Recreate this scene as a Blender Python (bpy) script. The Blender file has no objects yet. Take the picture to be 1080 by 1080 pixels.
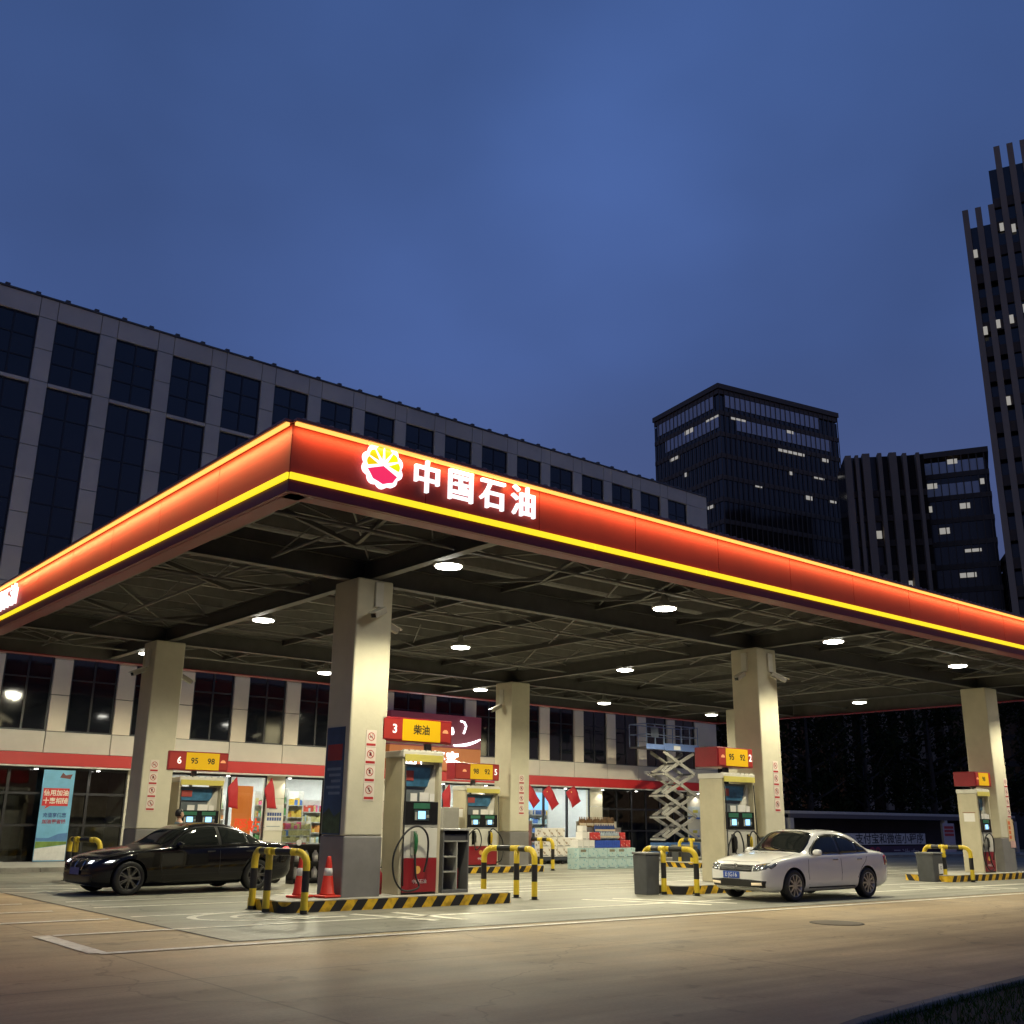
import bpy, bmesh, math, random
from mathutils import Vector, Matrix
from mathutils.bvhtree import BVHTree
random.seed(7)
S = bpy.context.scene
C = S.collection
PI = math.pi
R = math.radians

# ------------------------------------------------------------------ materials
MATS = {}
def _nodes(name):
    m = bpy.data.materials.new(name); m.use_nodes = True
    nt = m.node_tree
    return m, nt, nt.nodes['Principled BSDF']
def P(name, col, rough=.5, metal=0., var=.12, scale=6., bump=0., bscale=None, coat=0., spec=.5, stretch=(1,1,1), dirt=0.):
    """principled surface with a mottled base colour and, if asked, a fine bump"""
    if name in MATS: return MATS[name]
    m, nt, b = _nodes(name)
    L = nt.links
    tc = nt.nodes.new('ShaderNodeTexCoord')
    mp = nt.nodes.new('ShaderNodeMapping'); mp.inputs['Scale'].default_value = stretch
    L.new(tc.outputs['Object'], mp.inputs['Vector'])
    n = nt.nodes.new('ShaderNodeTexNoise'); n.inputs['Scale'].default_value = scale; n.inputs['Detail'].default_value = 7
    n.inputs['Roughness'].default_value = .65
    L.new(mp.outputs[0], n.inputs['Vector'])
    r = nt.nodes.new('ShaderNodeValToRGB')
    c = col
    r.color_ramp.elements[0].position = .3; r.color_ramp.elements[1].position = .7
    r.color_ramp.elements[0].color = (*[max(0, x*(1-var)) for x in c], 1)
    r.color_ramp.elements[1].color = (*[min(1, x*(1+var)) for x in c], 1)
    L.new(n.outputs['Fac'], r.inputs[0])
    out = r.outputs[0]
    if dirt:
        n2 = nt.nodes.new('ShaderNodeTexNoise'); n2.inputs['Scale'].default_value = scale*.23; n2.inputs['Detail'].default_value = 9
        L.new(mp.outputs[0], n2.inputs['Vector'])
        r2 = nt.nodes.new('ShaderNodeValToRGB'); r2.color_ramp.elements[0].position = .38; r2.color_ramp.elements[1].position = .62
        r2.color_ramp.elements[0].color = (1-dirt, 1-dirt, 1-dirt*1.05, 1)
        L.new(n2.outputs['Fac'], r2.inputs[0])
        mx = nt.nodes.new('ShaderNodeMix'); mx.data_type = 'RGBA'; mx.blend_type = 'MULTIPLY'; mx.inputs[0].default_value = 1
        L.new(out, mx.inputs[6]); L.new(r2.outputs[0], mx.inputs[7]); out = mx.outputs[2]
    L.new(out, b.inputs['Base Color'])
    rr = nt.nodes.new('ShaderNodeMapRange'); rr.inputs[3].default_value = max(0, rough-.06); rr.inputs[4].default_value = min(1, rough+.08)
    L.new(n.outputs['Fac'], rr.inputs[0]); L.new(rr.outputs[0], b.inputs['Roughness'])
    b.inputs['Metallic'].default_value = metal
    b.inputs['Coat Weight'].default_value = coat
    b.inputs['Coat Roughness'].default_value = .04
    b.inputs['Specular IOR Level'].default_value = spec
    if bump:
        nb = nt.nodes.new('ShaderNodeTexNoise'); nb.inputs['Scale'].default_value = bscale or scale*6; nb.inputs['Detail'].default_value = 4
        L.new(mp.outputs[0], nb.inputs['Vector'])
        bp = nt.nodes.new('ShaderNodeBump'); bp.inputs['Strength'].default_value = bump; bp.inputs['Distance'].default_value = .02
        L.new(nb.outputs['Fac'], bp.inputs['Height']); L.new(bp.outputs[0], b.inputs['Normal'])
    MATS[name] = m
    return m
def EM(name, col, strength):
    if name in MATS: return MATS[name]
    m, nt, b = _nodes(name)
    b.inputs['Base Color'].default_value = (*[x*.7 for x in col], 1)
    b.inputs['Emission Color'].default_value = (*col, 1)
    b.inputs['Emission Strength'].default_value = strength
    MATS[name] = m
    return m
def GLASS(name, tint=(.75, .82, .82), alpha=.75):
    """thin pane: mostly clear with a sharp reflection"""
    if name in MATS: return MATS[name]
    m, nt, b = _nodes(name)
    nt.nodes.remove(b)
    o = nt.nodes['Material Output']
    t = nt.nodes.new('ShaderNodeBsdfTransparent'); t.inputs[0].default_value = (*[x*alpha for x in tint], 1)
    g = nt.nodes.new('ShaderNodeBsdfGlossy'); g.inputs['Roughness'].default_value = .02
    f = nt.nodes.new('ShaderNodeFresnel'); f.inputs[0].default_value = 1.5
    mx = nt.nodes.new('ShaderNodeMixShader')
    nt.links.new(f.outputs[0], mx.inputs[0]); nt.links.new(t.outputs[0], mx.inputs[1]); nt.links.new(g.outputs[0], mx.inputs[2])
    nt.links.new(mx.outputs[0], o.inputs[0])
    MATS[name] = m
    return m
def STRIPE(name, a, c, freq, vec, rough=.55):
    """painted bands running across the direction vec (object space)"""
    if name in MATS: return MATS[name]
    m, nt, b = _nodes(name); L = nt.links
    tc = nt.nodes.new('ShaderNodeTexCoord')
    d = nt.nodes.new('ShaderNodeVectorMath'); d.operation = 'DOT_PRODUCT'; d.inputs[1].default_value = vec
    L.new(tc.outputs['Object'], d.inputs[0])
    mu = nt.nodes.new('ShaderNodeMath'); mu.operation = 'MULTIPLY'; mu.inputs[1].default_value = freq; L.new(d.outputs['Value'], mu.inputs[0])
    fr = nt.nodes.new('ShaderNodeMath'); fr.operation = 'FRACT'; L.new(mu.outputs[0], fr.inputs[0])
    gt = nt.nodes.new('ShaderNodeMath'); gt.operation = 'GREATER_THAN'; gt.inputs[1].default_value = .5; L.new(fr.outputs[0], gt.inputs[0])
    n = nt.nodes.new('ShaderNodeTexNoise'); n.inputs['Scale'].default_value = 7; n.inputs['Detail'].default_value = 8; L.new(tc.outputs['Object'], n.inputs['Vector'])
    r = nt.nodes.new('ShaderNodeValToRGB'); r.color_ramp.elements[0].position = .35; r.color_ramp.elements[0].color = (.55, .52, .5, 1); r.color_ramp.elements[1].position = .55
    L.new(n.outputs['Fac'], r.inputs[0])
    mx = nt.nodes.new('ShaderNodeMix'); mx.data_type = 'RGBA'; mx.inputs[6].default_value = (*a, 1); mx.inputs[7].default_value = (*c, 1); L.new(gt.outputs[0], mx.inputs[0])
    m2 = nt.nodes.new('ShaderNodeMix'); m2.data_type = 'RGBA'; m2.blend_type = 'MULTIPLY'; m2.inputs[0].default_value = 1
    L.new(mx.outputs[2], m2.inputs[6]); L.new(r.outputs[0], m2.inputs[7]); L.new(m2.outputs[2], b.inputs['Base Color'])
    b.inputs['Roughness'].default_value = rough
    MATS[name] = m
    return m

# ------------------------------------------------------------------ mesh helpers
class MB:
    def __init__(s): s.b = bmesh.new()
    def box(s, x0, x1, y0, y1, z0, z1, mi=0, M=None):
        vs = [Vector((x, y, z)) for z in (z0, z1) for y in (y0, y1) for x in (x0, x1)]
        if M: vs = [M @ v for v in vs]
        v = [s.b.verts.new(p) for p in vs]
        for f in ((0,2,3,1),(4,5,7,6),(0,1,5,4),(2,6,7,3),(0,4,6,2),(1,3,7,5)):
            fc = s.b.faces.new([v[i] for i in f]); fc.material_index = mi
        return s
    def bar(s, p, q, w, h, mi=0, up=(0,0,1)):
        """box of section w x h running from p to q"""
        p, q = Vector(p), Vector(q); d = q-p; l = d.length; d.normalize()
        u = Vector(up)
        if abs(d.dot(u)) > .98: u = Vector((0,1,0))
        a = d.cross(u).normalized(); c = a.cross(d)
        M = Matrix((( d.x,a.x,c.x,p.x),(d.y,a.y,c.y,p.y),(d.z,a.z,c.z,p.z),(0,0,0,1)))
        return s.box(0, l, -w/2, w/2, -h/2, h/2, mi, M)
    def tube(s, path, r, n=10, cap=True, mf=None):
        path = [Vector(p) for p in path]; rings = []
        ref = None
        for i, p in enumerate(path):
            d = (path[min(i+1, len(path)-1)] - path[max(i-1, 0)]).normalized()
            if ref is None:
                ref = d.orthogonal().normalized()
            a = (ref - d*ref.dot(d)).normalized(); ref = a; c = d.cross(a)
            rr = r[i] if isinstance(r, (list, tuple)) else r
            rings.append([s.b.verts.new(p + (a*math.cos(t*2*PI/n) + c*math.sin(t*2*PI/n))*rr) for t in range(n)])
        for i in range(len(rings)-1):
            for t in range(n):
                f = s.b.faces.new((rings[i][t], rings[i][(t+1)%n], rings[i+1][(t+1)%n], rings[i+1][t]))
                f.smooth = True
                if mf: f.material_index = mf((path[i]+path[i+1])/2, i)
        if cap:
            for rg, i in ((rings[0][::-1], 0), (rings[-1], len(path)-2)):
                f = s.b.faces.new(rg)
                if mf: f.material_index = mf((path[i]+path[i+1])/2, i)
        return s
    def lathe(s, prof, n=20, c=(0,0,0), axis='z', mi=0, mf=None, cap=True):
        c = Vector(c); rings = []
        for r, h in prof:
            ring = []
            for t in range(n):
                u, v = r*math.cos(t*2*PI/n), r*math.sin(t*2*PI/n)
                p = {'z': (u, v, h), 'y': (u, h, -v), 'x': (h, u, v)}[axis]
                ring.append(s.b.verts.new(c+Vector(p)))
            rings.append(ring)
        for i in range(len(rings)-1):
            for t in range(n):
                f = s.b.faces.new((rings[i][t], rings[i][(t+1)%n], rings[i+1][(t+1)%n], rings[i+1][t])); f.smooth = True
                f.material_index = mf(i) if mf else mi
        for ring, rv, i in ((rings[0], True, 0), (rings[-1], False, len(rings)-2)) if cap else ():
            f = s.b.faces.new(ring[::-1] if rv else ring); f.material_index = mf(i) if mf else mi
        return s
    def prism(s, pts, plane, d0, d1, mi=0):
        """polygon pts in a plane ('xz': extruded along y, 'yz': along x, 'xy': along z)"""
        def mk(p, d): return {'xz': (p[0], d, p[1]), 'yz': (d, p[0], p[1]), 'xy': (p[0], p[1], d)}[plane]
        a = [s.b.verts.new(mk(p, d0)) for p in pts]; c = [s.b.verts.new(mk(p, d1)) for p in pts]
        n = len(pts)
        fs = [s.b.faces.new(a[::-1]), s.b.faces.new(c)]
        for i in range(n): fs.append(s.b.faces.new((a[i], a[(i+1)%n], c[(i+1)%n], c[i])))
        for f in fs: f.material_index = mi
        return s
    def face(s, pts, mi=0):
        f = s.b.faces.new([s.b.verts.new(p) for p in pts]); f.material_index = mi
        return s
    def build(s, name, mat, parent=None, bev=0, loc=None, smooth=False, seg=2):
        bmesh.ops.recalc_face_normals(s.b, faces=s.b.faces)
        me = bpy.data.meshes.new(name); s.b.to_mesh(me); s.b.free()
        for m in (mat if isinstance(mat, (list, tuple)) else [mat]): me.materials.append(m)
        if smooth:
            for p in me.polygons: p.use_smooth = True
        o = bpy.data.objects.new(name, me); C.objects.link(o)
        if parent: o.parent = parent
        if loc: o.location = loc
        if bev:
            b = o.modifiers.new('Bevel', 'BEVEL'); b.width = bev; b.segments = seg; b.limit_method = 'ANGLE'; b.angle_limit = R(40)
        return o
def tag(o, label=None, cat=None, group=None, kind=None):
    if label: o['label'] = label
    if cat: o['category'] = cat
    if group: o['group'] = group
    if kind: o['kind'] = kind
    return o
def thing(name, label, cat, loc=(0,0,0), rz=0, group=None):
    o = bpy.data.objects.new(name, None); C.objects.link(o); o.empty_display_size = .2
    o.location = loc; o.rotation_euler = (0, 0, rz)
    return tag(o, label, cat, group)
def dup(root, loc, rz=None, label=None, group=None):
    r = root.copy(); C.objects.link(r); r.location = loc
    if rz is not None: r.rotation_euler = (0, 0, rz)
    if label: r['label'] = label
    if group: r['group'] = group
    for ch in list(root.children):
        c = ch.copy(); C.objects.link(c); c.parent = r
        for gch in list(ch.children):
            d = gch.copy(); C.objects.link(d); d.parent = c
    return r
def gz(x, y): return -.003*(x-10) - .003*(y-17)     # the paving falls gently away to the right and to the back
def text(body, size, mat, parent, loc, rot=(PI/2,0,0), depth=.01, bold=0., name='lettering', align='CENTER', sx=1.):
    cu = bpy.data.curves.new(name, 'FONT'); cu.body = body; cu.size = size; cu.align_x = align; cu.align_y = 'CENTER'
    cu.extrude = depth; cu.offset = bold; cu.resolution_u = 3
    t = bpy.data.objects.new(name, cu); C.objects.link(t)
    dg = bpy.context.evaluated_depsgraph_get()
    me = bpy.data.meshes.new_from_object(t.evaluated_get(dg)); me.name = name
    bpy.data.objects.remove(t)
    me.materials.clear(); me.materials.append(mat)
    o = bpy.data.objects.new(name, me); C.objects.link(o); o.location = loc; o.rotation_euler = rot; o.scale = (sx,1,1)
    if parent: o.parent = parent
    return o

# ------------------------------------------------------------------ palette
cream   = P('cream_render', (.62,.58,.44), .6, var=.05, scale=3, bump=.08, dirt=.12)
grey_pl = P('grey_plinth', (.22,.21,.20), .55, var=.08, scale=4, bump=.06, dirt=.15)
steel_d = P('dark_steel', (.075,.072,.065), .5, var=.2, scale=3)
deck_m  = P('roof_sheet', (.46,.46,.45), .45, var=.12, scale=2, dirt=.3)
red_f   = P('fascia_red', (.40,.040,.030), .55, var=.12, scale=1.2, spec=.3, dirt=.14)
maroon  = P('maroon', (.20,.012,.018), .4, var=.1)
yel_lit = EM('yellow_light_band', (1,.80,.02), 1.0)
strip_m = EM('orange_light_strip', (1,.52,.11), 1.5)
white_l = EM('white_letter_light', (.93,.96,1), 1.25)
lampm   = EM('lamp_lens', (1,.97,.86), 30)
downl   = EM('downlight_lens', (1,.98,.92), 14)
white_p = P('white_enamel', (.66,.64,.56), .38, var=.05, scale=4, dirt=.08, coat=.15)
tan_p   = P('side_panel_enamel', (.52,.47,.33), .42, var=.06, scale=4, dirt=.12)
yel_p   = P('yellow_paint', (.72,.52,.03), .42, var=.1, scale=5, dirt=.18)
blk_p   = P('black_paint', (.014,.013,.013), .45, var=.3, scale=5)
red_p   = P('red_enamel', (.26,.010,.016), .36, var=.1, scale=4, coat=.2)
yel_s   = EM('yellow_sign_panel', (.80,.46,.0), .34)
red_s   = EM('red_sign_panel', (.42,.03,.02), .16)
rub     = P('rubber', (.012,.012,.012), .55, var=.2)
screen  = EM('blue_screen', (.30,.62,1), 1.6)
grey_m  = P('grey_metal', (.12,.12,.12), .5, var=.1, dirt=.15)
lgrey_m = P('light_grey_metal', (.38,.37,.33), .45, var=.08, dirt=.12)
white_m = P('white_plastic', (.72,.70,.66), .5, var=.04)
stone   = P('stone_panel', (.74,.65,.50), .55, var=.07, scale=.8, bump=.04, dirt=.15)
stone_s = P('shop_stone_panel', (.56,.53,.42), .55, var=.07, scale=.9, bump=.04, dirt=.12)
joint   = P('dark_joint', (.03,.03,.03), .8)
winfr   = P('window_frame', (.016,.016,.018), .4)
dglass  = P('dark_window_glass', (.008,.010,.014), .03, var=.2, scale=1, spec=.7)
redband = P('red_awning', (.46,.022,.022), .42, var=.06, scale=2, dirt=.08)
kerb_m  = STRIPE('hazard_stripe', (.78,.48,.02), (.015,.014,.014), 2.3, (1, 1, -.75))
conc    = P('island_concrete', (.40,.38,.33), .75, var=.1, scale=5, bump=.15, dirt=.2)
no_red  = P('prohibition_red', (.42,.02,.02), .5)

# ------------------------------------------------------------------ ground
def ground_mat(name, col, rough, joint_w, jx, jy, stretch, dk=.55, spots=.5):
    m, nt, b = _nodes(name); L = nt.links
    tc = nt.nodes.new('ShaderNodeTexCoord')
    def noise(scale, det, st=(1,1,1)):
        mp = nt.nodes.new('ShaderNodeMapping'); mp.inputs['Scale'].default_value = st; L.new(tc.outputs['Object'], mp.inputs[0])
        n = nt.nodes.new('ShaderNodeTexNoise'); n.inputs['Scale'].default_value = scale; n.inputs['Detail'].default_value = det; n.inputs['Roughness'].default_value = .62
        L.new(mp.outputs[0], n.inputs['Vector']); return n.outputs['Fac']
    def ramp(v, p0, c0, p1, c1):
        r = nt.nodes.new('ShaderNodeValToRGB'); r.color_ramp.elements[0].position = p0; r.color_ramp.elements[1].position = p1
        r.color_ramp.elements[0].color = (c0,c0,c0,1); r.color_ramp.elements[1].color = (c1,c1,c1,1); L.new(v, r.inputs[0]); return r.outputs[0]
    def mul(a, c):
        x = nt.nodes.new('ShaderNodeMix'); x.data_type = 'RGBA'; x.blend_type = 'MULTIPLY'; x.inputs[0].default_value = 1
        if isinstance(a, tuple): x.inputs[6].default_value = a
        else: L.new(a, x.inputs[6])
        L.new(c, x.inputs[7]); return x.outputs[2]
    big = noise(.18, 8); mid = noise(1.1, 9); fine = noise(26, 5); strk = noise(.9, 7, stretch); sp = noise(2.3, 3)
    out = mul((*col, 1), ramp(big, .34, .70, .66, 1.16))
    out = mul(out, ramp(mid, .3, .86, .7, 1.08))
    out = mul(out, ramp(strk, .36, .70, .6, 1.08))
    out = mul(out, ramp(fine, .3, .86, .7, 1.08))
    out = mul(out, ramp(sp, .29, spots*.8, .37, 1.))
    # hairline cracks and a few darker repair patches
    wv = nt.nodes.new('ShaderNodeTexNoise'); wv.inputs['Scale'].default_value = .8; wv.inputs['Detail'].default_value = 6; L.new(tc.outputs['Object'], wv.inputs['Vector'])
    av = nt.nodes.new('ShaderNodeVectorMath'); av.operation = 'MULTIPLY_ADD'; av.inputs[1].default_value = (1.6,1.6,0); L.new(wv.outputs['Color'], av.inputs[0]); L.new(tc.outputs['Object'], av.inputs[2])
    vo = nt.nodes.new('ShaderNodeTexVoronoi'); vo.feature = 'DISTANCE_TO_EDGE'; vo.inputs['Scale'].default_value = .16; L.new(av.outputs[0], vo.inputs['Vector'])
    out = mul(out, ramp(vo.outputs['Distance'], .0012, .62, .0035, 1.))
    out = mul(out, ramp(noise(.55, 2), .30, .80, .34, 1.))
    # slab joints
    sx = nt.nodes.new('ShaderNodeSeparateXYZ'); L.new(tc.outputs['Object'], sx.inputs[0])
    def jline(sock, period, off):
        a = nt.nodes.new('ShaderNodeMath'); a.operation = 'ADD'; a.inputs[1].default_value = off; L.new(sock, a.inputs[0])
        d = nt.nodes.new('ShaderNodeMath'); d.operation = 'PINGPONG'; d.inputs[1].default_value = period/2; L.new(a.outputs[0], d.inputs[0])
        return ramp2(d.outputs[0])
    def ramp2(v):
        mr = nt.nodes.new('ShaderNodeMapRange'); mr.inputs[1].default_value = joint_w*.6; mr.inputs[2].default_value = joint_w; mr.inputs[3].default_value = dk; mr.inputs[4].default_value = 1
        L.new(v, mr.inputs[0]); return mr.outputs[0]
    if joint_w:
        out = mul(out, jline(sx.outputs['X'], jx, 1.3)); out = mul(out, jline(sx.outputs['Y'], jy, .4))
    L.new(out, b.inputs['Base Color'])
    mr = nt.nodes.new('ShaderNodeMapRange'); mr.inputs[3].default_value = rough-.13; mr.inputs[4].default_value = rough+.14; L.new(mid, mr.inputs[0]); L.new(mr.outputs[0], b.inputs['Roughness'])
    bp = nt.nodes.new('ShaderNodeBump'); bp.inputs['Strength'].default_value = .25; bp.inputs['Distance'].default_value = .01
    L.new(fine, bp.inputs['Height']); L.new(bp.outputs[0], b.inputs['Normal'])
    return m
apron_m = ground_mat('tan_concrete', (.43,.325,.18), .62, .02, 6., 5.5, (.12, 1.4, 1), .62, .8)
fore_m  = ground_mat('grey_paving', (.265,.255,.20), .58, .018, 5., 4.6, (.10, 1.6, 1), .7, .72)
def sheet(name, poly, mat, lift, kind='structure'):
    m = MB(); m.face([(x, y, gz(x, y)+lift) for x, y in poly]); o = m.build(name, mat)
    if o.data.polygons[0].normal.z < 0: o.data.flip_normals()
    return tag(o, kind=kind)
def gq(name, x0, x1, y0, y1, mat, lift, nx=1, ny=1):
    m = MB()
    for i in range(nx):
        for j in range(ny):
            a, b_ = x0+(x1-x0)*i/nx, x0+(x1-x0)*(i+1)/nx; c, d = y0+(y1-y0)*j/ny, y0+(y1-y0)*(j+1)/ny
            m.face([(a, c, gz(a,c)+lift), (b_, c, gz(b_,c)+lift), (b_, d, gz(b_,d)+lift), (a, d, gz(a,d)+lift)])
    bmesh.ops.remove_doubles(m.b, verts=m.b.verts, dist=1e-4)
    o = m.build(name, mat)
    if o.data.polygons[0].normal.z < 0: o.data.flip_normals()
    return tag(o, kind='structure')
far_m = P('far_ground', (.06,.055,.05), .9, scale=.05)
m = MB(); m.face([(-900,-900,-1.2),(900,-900,-1.2),(900,900,-1.2),(-900,900,-1.2)]); tag(m.build('terrain', far_m), kind='structure')
gq('concrete_apron', -40, 120, -30, 60, apron_m, 0)
gq('forecourt_paving', 6.45, 62, 13.45, 33., fore_m, .004)
dkj = P('joint_filler', (.03,.026,.02), .8)
jm = MB()
for (x0,x1,y0,y1) in ((6.40,62,13.40,13.45),(6.40,6.45,13.45,33.)):
    jm.face([(x0,y0,gz(x0,y0)+.005),(x1,y0,gz(x1,y0)+.005),(x1,y1,gz(x1,y1)+.005),(x0,y1,gz(x0,y1)+.005)])
tag(jm.build('paving_joint', dkj), kind='structure')
# painted road markings, worn white
def worn_white():
    m, nt, b = _nodes('worn_white_paint'); L = nt.links
    tc = nt.nodes.new('ShaderNodeTexCoord')
    n = nt.nodes.new('ShaderNodeTexNoise'); n.inputs['Scale'].default_value = 5; n.inputs['Detail'].default_value = 10; n.inputs['Roughness'].default_value = .75
    L.new(tc.outputs['Object'], n.inputs[0])
    r = nt.nodes.new('ShaderNodeValToRGB'); r.color_ramp.elements[0].position = .36; r.color_ramp.elements[1].position = .56
    r.color_ramp.elements[0].color = (.50,.46,.36,1); r.color_ramp.elements[1].color = (.80,.77,.66,1)
    L.new(n.outputs['Fac'], r.inputs[0]); L.new(r.outputs[0], b.inputs['Base Color']); b.inputs['Roughness'].default_value = .6
    return m
wpaint = worn_white()
mk = MB()
def line(x0, y0, x1, y1, w=.12):
    w *= 1.15
    d = Vector((x1-x0, y1-y0)).normalized(); nrm = Vector((-d.y, d.x))*w/2
    mk.face([(p[0], p[1], gz(p[0], p[1])+.010) for p in ((x0-nrm.x,y0-nrm.y),(x1-nrm.x,y1-nrm.y),(x1+nrm.x,y1+nrm.y),(x0+nrm.x,y0+nrm.y))])
line(4.6, 13.05, 60, 13.05, .13); line(4.60, 13.1, 4.60, 15.35, .19)
line(4.75, 15.3, 60, 15.3, .11); line(-6, 17.35, 6.2, 17.35, .14); line(-6, 19.2, 5.9, 19.2, .1); line(-6, 21., 5.9, 21., .09)
line(6.6, 17.5, 8.0, 17.5, .11); line(6.7, 19.55, 30, 19.55, .11); line(6.7, 21.1, 40, 21.1, .1); line(14., 24.4, 50, 24.4, .1); line(14.5, 20.3, 50, 20.3, .09)
line(9.9, 16.2, 10.45, 14.5, .16); line(10.7, 16.15, 10.95, 14.4, .16); line(15.9, 16.9, 17.2, 14.5, .16); line(16.7, 16.8, 18., 14.5, .16)
line(20, 17.0, 34, 17.0, .08); line(15.5, 25.9, 40, 25.9, .1); line(15, 22.6, 45, 22.6, .08)
line(27, 16.2, 28.5, 14.2, .16); line(28, 16.2, 29.5, 14.2, .16)
# rounded arrows in front of the first island
def arc(cx, cy, rx, ry, a0, a1, w=.12, n=18):
    pts = [(cx+rx*math.cos(R(a0+(a1-a0)*i/n)), cy+ry*math.sin(R(a0+(a1-a0)*i/n))) for i in range(n+1)]
    for p, q in zip(pts, pts[1:]): line(*p, *q, w)
arc(8.6, 16.7, 1.3, .8, 90, 270, .13); line(8.6, 15.9, 9.6, 15.9, .13); line(8.6, 17.5, 8.9, 17.5, .13); arc(8.7, 16.6, .75, .45, 90, 300, .1)
arc(6.9, 24.8, 1.2, .7, 0, 320, .1); line(7.5, 26.2, 8.5, 26.2, .1)
tag(mk.build('road_marking', wpaint), kind='structure')
# manhole cover in the apron
mh = thing('manhole_cover', 'round dark iron manhole cover set in the tan concrete apron', 'manhole cover', (15.9, 10.75, gz(15.9,10.75)))
iron = P('cast_iron', (.10,.075,.045), .55, metal=.4, var=.3, scale=20)
MB().lathe([(.40,.002),(.40,.010),(.39,.011),(.01,.011)], 28).build('cover_plate', iron, mh)
MB().lathe([(.44,.001),(.44,.008),(.405,.009),(.402,.001)], 28, cap=False).build('frame_ring', P('iron_frame', (.06,.05,.035), .6, metal=.4), mh)

# front right kerb and verge
ke = MB()
kx = [(4.4,4.60),(8.05,5.35),(9.8,5.55),(11.8,5.75),(16,6.1),(40,7.8)]
for (a, b_) in zip(kx, kx[1:]):
    L_ = math.dist(a, b_); n = max(1, int(L_/1.0))
    for i in range(n):
        p = (a[0]+(b_[0]-a[0])*i/n, a[1]+(b_[1]-a[1])*i/n); q = (a[0]+(b_[0]-a[0])*(i+.985)/n, a[1]+(b_[1]-a[1])*(i+.985)/n)
        z = gz(*p)
        ke.bar((p[0],p[1]-.16,z+.0), (q[0],q[1]-.16,z+.0), .12, .15)
tag(ke.build('verge_kerb', P('kerb_stone', (.22,.20,.16), .8, var=.35, scale=2.2, bump=.2, dirt=.4), bev=.015), kind='structure')
vp_ = [(x, y-.22) for x, y in kx] + [(40,-20),(4.4,-20)]
sheet('verge_soil', vp_, P('soil', (.022,.02,.012), .95, var=.3, scale=9, bump=.4), .035)
gm = MB()
for i in range(15000):
    x = random.uniform(4.6, 17); j = max(k for k in range(len(kx)-1) if kx[k][0] <= x)
    ye = kx[j][1]+(kx[j+1][1]-kx[j][1])*(x-kx[j][0])/(kx[j+1][0]-kx[j][0])
    y = ye-.24-random.random()**1.4*3.2
    a = random.uniform(0, 2*PI); h = random.uniform(.03,.09); w = .005; z = gz(x,y)+.035
    dx, dy = math.cos(a), math.sin(a); lx, ly = random.uniform(-.05,.05), random.uniform(-.05,.05)
    gm.face([(x-dx*w,y-dy*w,z),(x+dx*w,y+dy*w,z),(x+lx,y+ly,z+h)])
grass_m = P('grass_blade', (.026,.060,.008), .9, spec=.1, var=.4, scale=2)
go = gm.build('grass', grass_m); tag(go, 'short dark green grass on the verge behind the kerb', 'grass', kind='stuff')

# shop pavement
sw = P('pavement_slabs', (.46,.44,.36), .65, var=.1, scale=1.4, bump=.1, dirt=.2)
m = MB()
for i in range(18):
    x0 = -8+i*4.4
    m.box(x0, x0+4.4, 33., 37.3, gz(x0,35)-.1, gz(x0+2.2,35)+.13)
tag(m.build('shop_pavement', sw), kind='structure')
m = MB()
for i in range(70):
    x0 = -8+i*1.1
    m.box(x0, x0+1.085, 32.82, 32.997, gz(x0,33)-.1, gz(x0,33)+.125)
tag(m.build('pavement_kerb', P('kerb_granite', (.25,.235,.20), .75, var=.25, scale=3, dirt=.2), bev=.012), kind='structure')

# ------------------------------------------------------------------ canopy
CX0, CX1, CY0, CY1 = 6.4, 39.3, 12.8, 32.3
ZB, ZY0, ZY1, ZT = 6.0, 6.18, 6.275, 7.07
can = thing('petrol_canopy', 'large flat canopy with glowing red fascia and yellow stripe over the pumps', 'canopy', (0,0,0))
# roof sheets seen from below
m = MB()
n = 0
y = CY0+.12
while y < CY1-.12:
    m.box(CX0+.1, CX1-.1, y, min(y+.25, CY1-.1), 6.86, 6.90); m.box(CX0+.1, CX1-.1, min(y+.25, CY1-.1), min(y+.40, CY1-.1), 6.83, 6.87); y += .40
m.box(CX0+.1, CX1-.1, CY0+.1, CY1-.1, 6.93, 6.97)
m.build('roof_deck', deck_m, can)
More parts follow.
